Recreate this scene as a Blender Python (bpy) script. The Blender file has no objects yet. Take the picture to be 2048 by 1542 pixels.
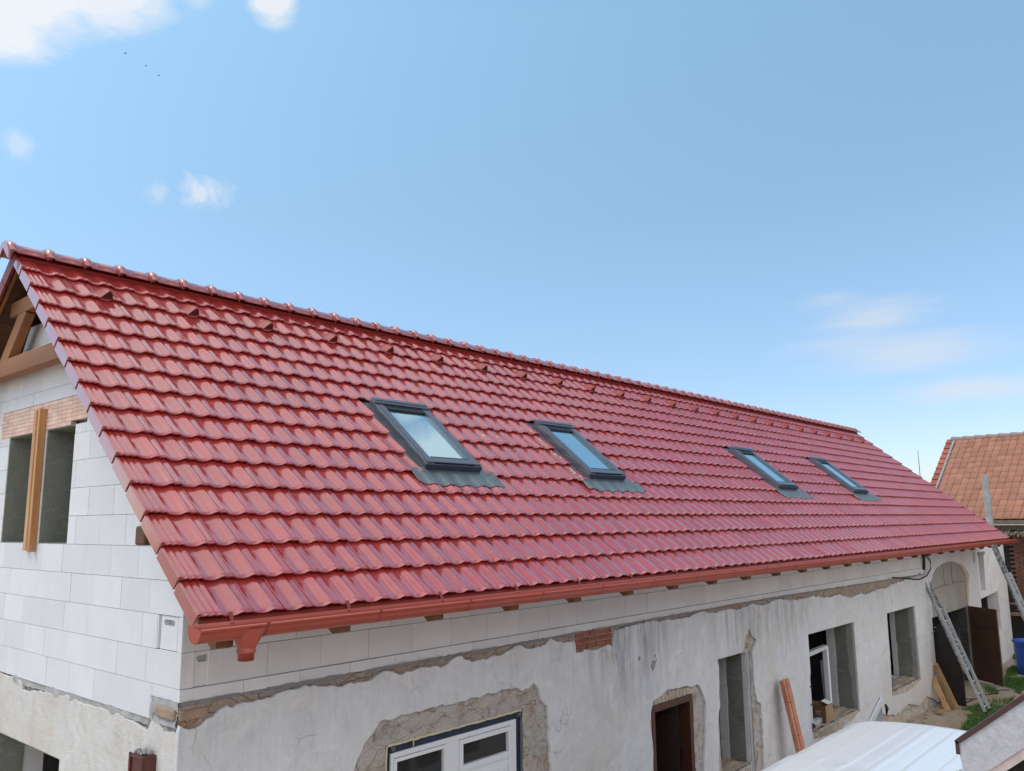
import bpy, bmesh, math, random
from mathutils import Vector, Matrix, noise
from math import radians, sin, cos, pi
random.seed(7)
C = bpy.context.scene.collection
scn = bpy.context.scene

# ------------------------------------------------------------------ camera
cam = bpy.data.cameras.new('camera')
camo = bpy.data.objects.new('camera', cam); C.objects.link(camo)
R_ = Vector((0.65895, -0.75212, -0.00986)); U_ = Vector((-0.11624, -0.11478, 0.98657)); F_ = Vector((0.74315, 0.64896, 0.16306))
CP = Vector((-3.0603, -5.8402, 4.6566))
camo.matrix_world = Matrix(((R_.x, U_.x, -F_.x, CP.x), (R_.y, U_.y, -F_.y, CP.y), (R_.z, U_.z, -F_.z, CP.z), (0, 0, 0, 1)))
cam.sensor_width = 36; cam.sensor_fit = 'HORIZONTAL'; cam.lens = 1651.72 / 2048 * 36
cam.clip_end = 3000; cam.clip_start = 0.05
scn.camera = camo

# ------------------------------------------------------------------ light and sky
SUN_AZ = radians(138)      # measured from +x towards +y : behind the house, to the left
SUN_EL = radians(56)
sd = Vector((cos(SUN_EL) * cos(SUN_AZ), cos(SUN_EL) * sin(SUN_AZ), sin(SUN_EL)))
sl = bpy.data.lights.new('sun', 'SUN'); sl.energy = 0.8; sl.angle = radians(30); sl.color = (1, .95, .88)
so = bpy.data.objects.new('sun', sl); C.objects.link(so)
so.rotation_euler = sd.to_track_quat('Z', 'Y').to_euler(); so.location = (0, 0, 30)
scn.view_settings.view_transform = 'Standard'; scn.view_settings.look = 'None'
scn.view_settings.gamma = 1; scn.view_settings.exposure = 0.70
scn.cycles.max_bounces = 6; scn.cycles.diffuse_bounces = 3; scn.cycles.glossy_bounces = 3
world = bpy.data.worlds.new('World'); scn.world = world; world.use_nodes = True
nt = world.node_tree; N = nt.nodes; LK = nt.links
for n in list(N): N.remove(n)

def nd(N, t, **k):
    n = N.new(t)
    for a, b in k.items():
        if a == 'inp':
            for i, v in b.items(): n.inputs[i].default_value = v
        else: setattr(n, a, b)
    return n
def mth(N, L, op, a, b=None, c=None, clamp=False):
    n = N.new('ShaderNodeMath'); n.operation = op; n.use_clamp = clamp
    for i, v in enumerate((a, b, c)):
        if v is None: continue
        if isinstance(v, (int, float)): n.inputs[i].default_value = v
        else: L.new(v, n.inputs[i])
    return n.outputs[0]
def mixc(N, L, f, a, b, bt='MIX'):
    n = N.new('ShaderNodeMix'); n.data_type = 'RGBA'; n.blend_type = bt
    for s, v in ((0, f), (6, a), (7, b)):
        if isinstance(v, (int, float)): n.inputs[s].default_value = v
        elif isinstance(v, tuple): n.inputs[s].default_value = (*v, 1) if len(v) == 3 else v
        else: L.new(v, n.inputs[s])
    return n.outputs[2]
def ramp(N, L, v, stops, interp='LINEAR'):
    n = N.new('ShaderNodeValToRGB'); n.color_ramp.interpolation = interp
    while len(n.color_ramp.elements) < len(stops): n.color_ramp.elements.new(.5)
    for e, (p, c) in zip(n.color_ramp.elements, stops):
        e.position = p; e.color = (c, c, c, 1) if isinstance(c, (int, float)) else (*c, 1)
    L.new(v, n.inputs[0]); return n.outputs[0]

tc = nd(N, 'ShaderNodeTexCoord'); D = tc.outputs['Generated']
sky = nd(N, 'ShaderNodeTexSky', sky_type='NISHITA', sun_disc=False, sun_elevation=SUN_EL, sun_rotation=pi / 2 - SUN_AZ)
sky.altitude = 200; sky.air_density = 1.0; sky.dust_density = 0.6; sky.ozone_density = 1.5
sep = nd(N, 'ShaderNodeSeparateXYZ'); LK.new(D, sep.inputs[0])
# gentle tint by elevation keeps the sky's own gradient and its pale horizon
tint = ramp(N, LK, sep.outputs[2], [(0.0, (.88, .87, .97)), (.15, (.95, 1.0, 1.06)), (.35, (1.20, 1.30, 1.17)), (.55, (1.52, 1.70, 1.44)), (1, (1.5, 1.6, 1.4))])
skc = mixc(N, LK, 1.0, sky.outputs[0], tint, 'MULTIPLY')
# clouds: soft blobs at fixed sky directions broken up by noise
nz1 = nd(N, 'ShaderNodeTexNoise', inp={'Scale': 9.0, 'Detail': 8.0, 'Roughness': .62, 'Distortion': .3})
mp = nd(N, 'ShaderNodeMapping', inp={'Scale': (1, 1, 2.6)}); LK.new(D, mp.inputs[0]); LK.new(mp.outputs[0], nz1.inputs[0])
nz2 = nd(N, 'ShaderNodeTexNoise', inp={'Scale': 3.0, 'Detail': 7.0, 'Roughness': .55}); LK.new(mp.outputs[0], nz2.inputs[0])
nz4 = nd(N, 'ShaderNodeTexNoise', inp={'Scale': 34.0, 'Detail': 9.0, 'Roughness': .66, 'Distortion': .6}); LK.new(D, nz4.inputs[0])
mp3 = nd(N, 'ShaderNodeMapping', inp={'Scale': (1, 1, 6.5), 'Rotation': (0.05, 0.1, 0)}); LK.new(D, mp3.inputs[0])
nz3 = nd(N, 'ShaderNodeTexNoise', inp={'Scale': 7.0, 'Detail': 7.0, 'Roughness': .6}); LK.new(mp3.outputs[0], nz3.inputs[0])
def blob(d, rad, edge, stren, nz, flat=1.0, namp=1.6):
    s = nd(N, 'ShaderNodeVectorMath', operation='SUBTRACT'); LK.new(D, s.inputs[0]); s.inputs[1].default_value = d
    m = nd(N, 'ShaderNodeVectorMath', operation='MULTIPLY'); LK.new(s.outputs[0], m.inputs[0]); m.inputs[1].default_value = (1, 1, flat)
    l = nd(N, 'ShaderNodeVectorMath', operation='LENGTH'); LK.new(m.outputs[0], l.inputs[0])
    q = mth(N, LK, 'MULTIPLY', l.outputs['Value'], 1 / rad)
    a = mth(N, LK, 'SUBTRACT', 1.0, q)                     # 1 in the middle, 0 at the rim, negative outside
    b = mth(N, LK, 'MULTIPLY_ADD', nz.outputs[0], namp, -namp * .5)
    c = mth(N, LK, 'ADD', a, b)
    c = mth(N, LK, 'MULTIPLY', c, 1 / edge, clamp=True)
    c = mth(N, LK, 'SMOOTHSTEP' if False else 'POWER', c, 1.4)
    return mth(N, LK, 'MULTIPLY', c, stren)
blobs = [
    ((0.225, 0.835, 0.515), .105, .50, .92, nz1, 1.3, 1.2), ((0.285, 0.80, 0.545), .10, .55, .85, nz1, 1.3, 1.4),
    ((0.335, 0.785, 0.535), .045, .6, .6, nz1, 1, 1.6), ((0.375, 0.757, 0.545), .03, .6, .45, nz1, 1, 1.8),
    ((0.437, 0.716, 0.549), .034, .5, .85, nz1, 1.2, 1.4), ((0.431, 0.826, 0.364), .026, .8, .60, nz4, 1, 2.8),
    ((0.387, 0.850, 0.357), .016, .8, .42, nz4, 1, 2.4), ((0.262, 0.888, 0.380), .020, .8, .38, nz4, 1.2, 2.4),
    ((0.940, 0.285, 0.218), .085, .8, .50, nz3, 2.6, 1.5), ((0.945, 0.262, 0.183), .14, .8, .48, nz3, 4.5, 1.4),
    ((0.972, 0.190, 0.135), .12, .8, .55, nz3, 6.5, 1.3), ((0.915, 0.32, 0.245), .06, .9, .30, nz3, 3, 1.6),
    ((0.705, 0.205, 0.672), .075, .5, .95, nz1, 1, 1.3), ((0.66, 0.28, 0.70), .03, .5, .6, nz1, 1, 1.3)]
tot = None
for bl in blobs:
    v = blob(*bl); tot = v if tot is None else mth(N, LK, 'MAXIMUM', tot, v)
# unseen broken cloud behind and left of the viewer, added to light the wall
dt = nd(N, 'ShaderNodeVectorMath', operation='DOT_PRODUCT'); LK.new(D, dt.inputs[0]); dt.inputs[1].default_value = Vector((-.30, -.80, .42)).normalized()
reg = mth(N, LK, 'MULTIPLY_ADD', dt.outputs['Value'], 2.6, -.75, clamp=True)
cl = mth(N, LK, 'MULTIPLY_ADD', nz2.outputs[0], 5.0, -1.55, clamp=True)
tot = mth(N, LK, 'MAXIMUM', tot, mth(N, LK, 'MULTIPLY', reg, cl))
# the tall bright cloud above the frame, continuing the one at the upper left
ov = blob((.21, .40, .885), .49, .26, .97, nz2, 1.0, .7)
tot = mth(N, LK, 'MAXIMUM', tot, ov)
up = mth(N, LK, 'MULTIPLY', sep.outputs[2], 12.0, clamp=True)
tot = mth(N, LK, 'MULTIPLY', tot, up)
# clouds are brighter towards the sun
ds = nd(N, 'ShaderNodeVectorMath', operation='DOT_PRODUCT'); LK.new(D, ds.inputs[0]); ds.inputs[1].default_value = sd
cb = mth(N, LK, 'MULTIPLY_ADD', mth(N, LK, 'MAXIMUM', ds.outputs['Value'], 0.0), 1.2, 4.7)
bh = mth(N, LK, 'MULTIPLY', reg, 3.2)  # extra brightness of the unseen cloud, filling the shaded long wall
cb = mth(N, LK, 'ADD', mth(N, LK, 'POWER', cb, 1.0), bh)
cc = nd(N, 'ShaderNodeCombineColor'); 
LK.new(mth(N, LK, 'MULTIPLY', cb, .98), cc.inputs[0]); LK.new(mth(N, LK, 'MULTIPLY', cb, 1.0), cc.inputs[1]); LK.new(mth(N, LK, 'MULTIPLY', cb, 1.04), cc.inputs[2])
skc = mixc(N, LK, tot, skc, cc.outputs[0])
bg = nd(N, 'ShaderNodeBackground', inp={'Strength': .105}); LK.new(skc, bg.inputs[0])
wo = nd(N, 'ShaderNodeOutputWorld'); LK.new(bg.outputs[0], wo.inputs[0])

# ------------------------------------------------------------------ materials
def newmat(name):
    m = bpy.data.materials.new(name); m.use_nodes = True
    nt = m.node_tree; b = nt.nodes['Principled BSDF']
    return m, nt.nodes, nt.links, b
def bump(N, L, b, h, dist=.01, strength=1.0):
    n = nd(N, 'ShaderNodeBump', inp={'Strength': strength, 'Distance': dist}); L.new(h, n.inputs['Height']); L.new(n.outputs[0], b.inputs['Normal'])
    return n
def noise_n(N, L, scale, detail=5, rough=.55, stretch=None, co=None, dist=0.0):
    n = nd(N, 'ShaderNodeTexNoise', inp={'Scale': scale, 'Detail': float(detail), 'Roughness': rough, 'Distortion': dist})
    if co is None: co = nd(N, 'ShaderNodeTexCoord').outputs['Object']
    if stretch:
        mp = nd(N, 'ShaderNodeMapping', inp={'Scale': stretch}); L.new(co, mp.inputs[0]); co = mp.outputs[0]
    L.new(co, n.inputs[0]); return n.outputs[0]
def M(name, col, rough=.7, col2=None, vs=6, vamt=1.0, stretch=None, bs=40, bd=.0, metallic=0, spec=.5, coat=0, island=0, fine=0, rvar=0):
    m, N, L, b = newmat(name)
    b.inputs['Roughness'].default_value = rough; b.inputs['Metallic'].default_value = metallic
    b.inputs['Specular IOR Level'].default_value = spec; b.inputs['Coat Weight'].default_value = coat; b.inputs['Coat Roughness'].default_value = .12
    c = None
    if col2 is None: col2 = tuple(v * .78 for v in col)
    f = noise_n(N, L, vs, 7, .6, stretch)
    f2 = ramp(N, L, f, [(.36, 0.0), (.66, 1.0)])
    c = mixc(N, L, mth(N, L, 'MULTIPLY', f2, vamt), col, col2)
    if island:
        g = nd(N, 'ShaderNodeNewGeometry')
        k = mth(N, L, 'MULTIPLY_ADD', g.outputs['Random Per Island'], island * 2, 1 - island)
        h = nd(N, 'ShaderNodeHueSaturation'); L.new(k, h.inputs['Value']); L.new(c, h.inputs['Color']); c = h.outputs[0]
    if fine:
        ff = noise_n(N, L, fine, 4, .6)
        c = mixc(N, L, .35, c, mixc(N, L, ff, tuple(v * .5 for v in col), tuple(min(1, v * 1.5) for v in col)))
    L.new(c, b.inputs['Base Color'])
    if rvar:
        L.new(mth(N, L, 'MULTIPLY_ADD', f, rvar, rough - rvar / 2), b.inputs['Roughness'])
    if bd:
        bump(N, L, b, noise_n(N, L, bs, 6, .6, stretch), bd)
    return m

# glazed red clay tile
def tile_mat(name, col, col2, rough, coat):
    m, N, L, b = newmat(name)
    g = nd(N, 'ShaderNodeNewGeometry'); rnd = g.outputs['Random Per Island']
    c = mixc(N, L, rnd, col, col2)
    f = noise_n(N, L, 14, 6, .6); f2 = ramp(N, L, f, [(.45, 0.0), (.75, 1.0)])
    c = mixc(N, L, mth(N, L, 'MULTIPLY', f2, .30), c, (.34, .15, .13))
    L.new(c, b.inputs['Base Color'])
    r = mth(N, L, 'MULTIPLY_ADD', noise_n(N, L, 9, 5, .6), .22, rough - .11)
    r = mth(N, L, 'MULTIPLY_ADD', rnd, .06, r)
    L.new(r, b.inputs['Roughness'])
    b.inputs['Coat Weight'].default_value = coat; b.inputs['Coat Roughness'].default_value = .07; b.inputs['Coat IOR'].default_value = 1.97
    b.inputs['IOR'].default_value = 1.6
    # slow waviness of the fired glaze + fine grain
    h = mth(N, L, 'ADD', mth(N, L, 'MULTIPLY', noise_n(N, L, 22, 3, .5, (1, .4, .4)), 1.0), mth(N, L, 'MULTIPLY', noise_n(N, L, 160, 3, .6), .12))
    bn = bump(N, L, b, h, .004, .16); L.new(bn.outputs[0], b.inputs['Coat Normal'])
    return m
mt_tile = tile_mat('glazed_red_tile', (.43, .029, .023), (.34, .019, .018), .30, 1.0)
mt_tile2 = tile_mat('glazed_red_trim', (.36, .028, .022), (.30, .022, .02), .34, 1.0)
mt_back = M('back_slope_tile', (.20, .02, .02), .5)
mt_hole = M('grille_hole_shade', (.012, .010, .010), .9)
mt_gutter = M('painted_red_brown_gutter', (.38, .066, .040), .38, (.32, .055, .034), 5, .5, spec=.5, bs=60, bd=.0004)
mt_gutter_d = M('gutter_seam', (.25, .04, .025), .45)
mt_wood = M('new_timber', (.33, .14, .05), .65, (.20, .075, .025), 3, 1, (1, .12, 1), 30, .002)
mt_woodx = M('new_timber_lengthwise', (.34, .15, .055), .65, (.22, .085, .03), 3, 1, (.12, 1, 1), 30, .002)
mt_wdark = M('stained_roof_boards', (.12, .05, .022), .7, (.07, .03, .014), 4, 1, (.1, 1, 1), 30, .002)
mt_wdark2 = M('dark_end_grain', (.14, .06, .03), .7, (.09, .04, .02), 4, 1, (.12, 1, 1), 30, .002)
mt_board = M('fresh_board', (.66, .40, .20), .6, (.50, .26, .11), 9, 1, (1, 1, .08), 60, .0015)
mt_board2 = M('orange_board', (.60, .30, .12), .6, (.44, .18, .06), 9, 1, (1, 1, .08), 60, .0015)
mt_plank = M('grey_brown_plank', (.42, .28, .16), .75, (.24, .14, .07), 8, 1, (1, 1, .1), 60, .002)
mt_metal = M('skylight_grey_metal', (.155, .175, .205), .32, (.13, .15, .175), 5, .6, metallic=.55, spec=.6)
mt_metal_d = M('skylight_dark_gap', (.015, .018, .03), .5)
mt_lead = M('grey_flashing_apron', (.18, .215, .225), .42, (.15, .18, .19), 7, .7, metallic=.5, bs=50, bd=.001)
mt_mortar = M('grey_mortar', (.30, .29, .29), .9, (.19, .18, .18), 10, 1, bs=60, bd=.012, fine=70)
mt_mortar2 = M('pale_rough_mortar', (.50, .48, .47), .9, (.34, .32, .31), 10, 1, bs=60, bd=.012, fine=70)
mt_tail = M('darker_rafter_timber', (.20, .085, .035), .7, (.13, .05, .02), 5, 1)
mt_jamb = M('greyed_block', (.46, .45, .46), .9, (.38, .37, .38), 6, 1, bs=60, bd=.002)
mt_joint = M('joint_mortar', (.34, .33, .33), .9, (.22, .21, .21), 8, 1)
mt_steel = M('aluminium', (.62, .63, .64), .38, (.5, .51, .52), 9, .7, metallic=.55)
mt_black = M('black_paint', (.02, .02, .022), .5)
mt_conc = M('concrete_post', (.40, .40, .37), .85, (.28, .28, .26), 5, 1, bs=50, bd=.003)

def block_mat():
    m, N, L, b = newmat('white_aerated_block')
    g = nd(N, 'ShaderNodeNewGeometry')
    tcn = nd(N, 'ShaderNodeTexCoord').outputs['Object']
    c = mixc(N, L, g.outputs['Random Per Island'], (.80, .785, .79), (.72, .705, .715))
    f = ramp(N, L, noise_n(N, L, 3, 6, .65, None, tcn), [(.42, 0.0), (.8, 1.0)])
    c = mixc(N, L, mth(N, L, 'MULTIPLY', f, .35), c, (.60, .565, .54))
    v = nd(N, 'ShaderNodeTexVoronoi', inp={'Scale': 26.0, 'Randomness': 1.0}); L.new(tcn, v.inputs[0])
    pit = mth(N, L, 'LESS_THAN', v.outputs['Distance'], .10)
    n4 = mth(N, L, 'GREATER_THAN', noise_n(N, L, 5, 3, .5, None, tcn), .57)
    pit = mth(N, L, 'MULTIPLY', pit, n4)
    c = mixc(N, L, mth(N, L, 'MULTIPLY', pit, .45), c, (.45, .43, .42))
    # faint vertical tooling streaks
    st = ramp(N, L, noise_n(N, L, 30, 3, .5, (1, 1, .05), tcn), [(.6, 0.0), (.75, 1.0)])
    c = mixc(N, L, mth(N, L, 'MULTIPLY', st, .12), c, (.5, .49, .5))
    L.new(c, b.inputs['Base Color']); b.inputs['Roughness'].default_value = .92; b.inputs['Specular IOR Level'].default_value = .2
    h = mth(N, L, 'SUBTRACT', noise_n(N, L, 120, 4, .6, None, tcn), mth(N, L, 'MULTIPLY', pit, 1.5))
    bump(N, L, b, h, .004, .7)
    return m
mt_block = block_mat()

def plaster_mat(name, base, dirt, stain, gable=False):
    m, N, L, b = newmat(name)
    co = nd(N, 'ShaderNodeTexCoord').outputs['Object']
    s = nd(N, 'ShaderNodeSeparateXYZ'); L.new(co, s.inputs[0]); X, Y, Z = s.outputs
    f = ramp(N, L, noise_n(N, L, 1.3, 8, .62, None, co, .6), [(.34, 0.0), (.68, 1.0)])
    c = mixc(N, L, mth(N, L, 'MULTIPLY', f, .55), base, dirt)
    f = ramp(N, L, noise_n(N, L, .9, 6, .6, (1, 1, .7), co, .9), [(.50, 0.0), (.68, 1.0)])
    c = mixc(N, L, mth(N, L, 'MULTIPLY', f, .45), c, (dirt[0] * 1.02, dirt[1] * .93, dirt[2] * .80))
    f = ramp(N, L, noise_n(N, L, 5, 8, .7, None, co, .4), [(.5, 0.0), (.78, 1.0)])
    c = mixc(N, L, mth(N, L, 'MULTIPLY', f, .45), c, tuple(v * .68 for v in dirt))
    f = ramp(N, L, noise_n(N, L, 3.2, 6, .7, None, co, .8), [(.52, 0.0), (.70, 1.0)])
    c = mixc(N, L, mth(N, L, 'MULTIPLY', f, .55), c, tuple(min(.86, v * 1.22) for v in base))
    if not gable:
        # vertical rain streaks, strongest under the damaged top edge
        st = ramp(N, L, noise_n(N, L, 9, 7, .7, (1, 1, .10), co, .3), [(.42, 0.0), (.62, 1.0)])
        st2 = ramp(N, L, noise_n(N, L, 24, 5, .7, (1, 1, .045), co), [(.5, 0.0), (.68, 1.0)])
        zt = ramp(N, L, mth(N, L, 'MULTIPLY', Z, .25), [(.56, 0.05), (.80, 1.0)])
        # stained bays : x 4.9-6.6 and 7.8-11
        def win(a, b2, sft):
            u = mth(N, L, 'MULTIPLY', mth(N, L, 'SUBTRACT', X, a), 1 / sft, clamp=True)
            w = mth(N, L, 'MULTIPLY', mth(N, L, 'SUBTRACT', b2, X), 1 / sft, clamp=True)
            return mth(N, L, 'MULTIPLY', u, w)
        bays = mth(N, L, 'MAXIMUM', win(4.7, 6.7, .4), mth(N, L, 'MULTIPLY', win(7.6, 11.4, .7), .7))
        k = mth(N, L, 'MULTIPLY', mth(N, L, 'MULTIPLY', st, zt), mth(N, L, 'MULTIPLY_ADD', bays, .85, .08))
        c = mixc(N, L, mth(N, L, 'MULTIPLY', k, .85), c, stain)
        k2 = mth(N, L, 'MULTIPLY', mth(N, L, 'MULTIPLY', st2, zt), .13)
        c = mixc(N, L, k2, c, tuple(v * .7 for v in stain))
        lo = ramp(N, L, Z, [(.55, 1.0), (.95, 0.0)])
        lo = mth(N, L, 'MULTIPLY', lo, f)
        c = mixc(N, L, mth(N, L, 'MULTIPLY_ADD', lo, .5, 0.0), c, (.44, .33, .26))
        rz = ramp(N, L, mth(N, L, 'MULTIPLY', X, .05), [(.58, 0.0), (.9, .8)])
        c = mixc(N, L, mth(N, L, 'MULTIPLY', rz, ramp(N, L, mth(N, L, 'MULTIPLY', Z, .3), [(.2, 1.0), (.62, 0.15)])), c, (.52, .43, .36))
    else:
        f = ramp(N, L, noise_n(N, L, 1.8, 5, .6, None, co, 1.0), [(.5, 0.0), (.7, 1.0)])
        c = mixc(N, L, mth(N, L, 'MULTIPLY', f, .5), c, (.58, .46, .40))
    # hairline cracks
    v = nd(N, 'ShaderNodeTexVoronoi', feature='DISTANCE_TO_EDGE', inp={'Scale': 1.5})
    wv = nd(N, 'ShaderNodeVectorMath', operation='ADD'); nn = nd(N, 'ShaderNodeTexNoise', inp={'Scale': 4.0, 'Detail': 5.0}); L.new(co, nn.inputs[0])
    sc = nd(N, 'ShaderNodeVectorMath', operation='SCALE', inp={'Scale': .5}); L.new(nn.outputs[1], sc.inputs[0]); L.new(co, wv.inputs[0]); L.new(sc.outputs[0], wv.inputs[1]); L.new(wv.outputs[0], v.inputs[0])
    cr = ramp(N, L, v.outputs[0], [(0.0, 1.0), (.006, 0.0)])
    cr = mth(N, L, 'MULTIPLY', cr, ramp(N, L, noise_n(N, L, 1.1, 3, .5, None, co), [(.52, 0.0), (.58, .45)]))
    c = mixc(N, L, cr, c, (.2, .19, .18))
    L.new(c, b.inputs['Base Color']); b.inputs['Roughness'].default_value = .93; b.inputs['Specular IOR Level'].default_value = .2
    if gable:
        # rough scratched render, raked diagonally
        h = mth(N, L, 'ADD', mth(N, L, 'MULTIPLY', noise_n(N, L, 60, 5, .65, (1, 1, 1), co), .8), noise_n(N, L, 14, 4, .6, (1, .5, 1.6), co))
        bump(N, L, b, mth(N, L, 'SUBTRACT', h, cr), .007, .7)
    else:
        h = mth(N, L, 'ADD', mth(N, L, 'MULTIPLY', noise_n(N, L, 7, 6, .6, None, co), 1.4), mth(N, L, 'MULTIPLY', noise_n(N, L, 55, 5, .65, None, co), .35))
        bump(N, L, b, mth(N, L, 'SUBTRACT', h, cr), .014, .8)
    return m
mt_plaster = plaster_mat('whitewashed_old_plaster', (.73, .735, .755), (.60, .59, .58), (.27, .29, .34))
mt_render = plaster_mat('cream_rough_render', (.67, .64, .60), (.59, .54, .49), (.4, .4, .4), True)
mt_annex = plaster_mat('sunlit_whitewash', (.84, .82, .80), (.74, .70, .66), (.35, .34, .33), True)  # sunlight beyond the eaves is put into this whiter colour
mt_oldplaster = plaster_mat('mottled_grey_plaster', (.36, .34, .31), (.22, .205, .19), (.10, .095, .09))

def masonry_mat():
    m, N, L, b = newmat('exposed_rubble_masonry')
    co = nd(N, 'ShaderNodeTexCoord').outputs['Object']
    s = nd(N, 'ShaderNodeSeparateXYZ'); L.new(co, s.inputs[0])
    nn = nd(N, 'ShaderNodeTexNoise', inp={'Scale': 3.0, 'Detail': 4.0}); L.new(co, nn.inputs[0])
    sc = nd(N, 'ShaderNodeVectorMath', operation='SCALE', inp={'Scale': .35}); L.new(nn.outputs[1], sc.inputs[0])
    wv = nd(N, 'ShaderNodeVectorMath', operation='ADD'); L.new(co, wv.inputs[0]); L.new(sc.outputs[0], wv.inputs[1])
    mp = nd(N, 'ShaderNodeMapping', inp={'Scale': (3.4, 3.4, 8.5)}); L.new(wv.outputs[0], mp.inputs[0])
    v = nd(N, 'ShaderNodeTexVoronoi', inp={'Scale': 1.0}); L.new(mp.outputs[0], v.inputs[0])
    ve = nd(N, 'ShaderNodeTexVoronoi', feature='DISTANCE_TO_EDGE', inp={'Scale': 1.0}); L.new(mp.outputs[0], ve.inputs[0])
    sp = nd(N, 'ShaderNodeSeparateColor'); L.new(v.outputs['Color'], sp.inputs[0])
    stone = ramp(N, L, sp.outputs[0], [(0, (.48, .38, .28)), (.3, (.52, .38, .25)), (.55, (.42, .37, .32)), (.75, (.50, .30, .19)), (1, (.40, .36, .32))])
    smear = ramp(N, L, noise_n(N, L, 5, 7, .7, None, co, .8), [(.36, 0.0), (.52, 1.0)])
    up = ramp(N, L, mth(N, L, 'MULTIPLY', s.outputs[2], .25), [(.775, .80), (.80, .25)])
    smearinv = mth(N, L, 'SUBTRACT', 1.05, mth(N, L, 'MULTIPLY', smear, up))
    c = mixc(N, L, mth(N, L, 'MULTIPLY', smear, up), stone, (.66, .63, .595))
    ed = ramp(N, L, ve.outputs[0], [(0.0, 1.0), (.022, 0.0)])
    c = mixc(N, L, mth(N, L, 'MULTIPLY', mth(N, L, 'MULTIPLY', ed, smearinv), .35), c, (.24, .215, .195))
    g = ramp(N, L, noise_n(N, L, 60, 5, .7, None, co), [(.3, .72), (.7, 1.12)])
    c = mixc(N, L, 1.0, c, g, 'MULTIPLY')
    L.new(c, b.inputs['Base Color']); b.inputs['Roughness'].default_value = .95; b.inputs['Specular IOR Level'].default_value = .15
    h = mth(N, L, 'SUBTRACT', mth(N, L, 'ADD', noise_n(N, L, 12, 7, .7, None, co), mth(N, L, 'MULTIPLY', noise_n(N, L, 60, 5, .6, None, co), .4)), mth(N, L, 'MULTIPLY', mth(N, L, 'MULTIPLY', ed, smearinv), .5))
    bump(N, L, b, h, .04, 1.0)
    return m
mt_mason = masonry_mat()
mt_brick = M('red_brick', (.34, .11, .07), .9, (.24, .075, .05), 12, 1, bs=60, bd=.006, island=.22, fine=60)
mt_terra = M('terracotta_lintel', (.76, .46, .35), .85, (.72, .58, .50), 5, .8, bs=60, bd=.002, island=.12)

def core_mat():
    # opening reveals: grey-green render outside, white block further in; rubble on the wall face
    m, N, L, b = newmat('opening_reveal')
    co = nd(N, 'ShaderNodeTexCoord').outputs['Object']
    c = mixc(N, L, ramp(N, L, noise_n(N, L, 2.5, 6, .6, (1, 1, .5), co), [(.35, 0.0), (.7, 1.0)]), (.265, .27, .235), (.19, .195, .165))
    c = mixc(N, L, mth(N, L, 'MULTIPLY', ramp(N, L, noise_n(N, L, 7, 6, .6, (1, 1, 2.5), co), [(.55, 0.0), (.62, 1.0)]), .35), c, (.36, .37, .35))
    L.new(c, b.inputs['Base Color']); b.inputs['Roughness'].default_value = .95; b.inputs['Specular IOR Level'].default_value = .15
    bump(N, L, b, noise_n(N, L, 40, 5, .6, None, co), .006)
    return m
mt_reveal = core_mat()
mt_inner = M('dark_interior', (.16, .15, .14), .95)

def ground_mat():
    m, N, L, b = newmat('dusty_concrete_yard')
    co = nd(N, 'ShaderNodeTexCoord').outputs['Object']
    f = ramp(N, L, noise_n(N, L, .9, 8, .65, None, co, .5), [(.38, 0.0), (.64, 1.0)])
    c = mixc(N, L, f, (.42, .375, .33), (.47, .35, .24))
    f = ramp(N, L, noise_n(N, L, 4, 8, .7, None, co), [(.5, 0.0), (.75, 1.0)])
    c = mixc(N, L, mth(N, L, 'MULTIPLY', f, .6), c, (.30, .25, .20))
    v = nd(N, 'ShaderNodeTexVoronoi', inp={'Scale': 9.0}); L.new(co, v.inputs[0])
    ch = mth(N, L, 'MULTIPLY', mth(N, L, 'LESS_THAN', v.outputs[0], .16), mth(N, L, 'GREATER_THAN', noise_n(N, L, 1.7, 3, .5, None, co), .53))
    c = mixc(N, L, mth(N, L, 'MULTIPLY', ch, .7), c, (.60, .50, .38))
    L.new(c, b.inputs['Base Color']); b.inputs['Roughness'].default_value = .95; b.inputs['Specular IOR Level'].default_value = .2
    bump(N, L, b, mth(N, L, 'ADD', noise_n(N, L, 18, 7, .7, None, co), ch), .02)
    return m
mt_ground = ground_mat()

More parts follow.
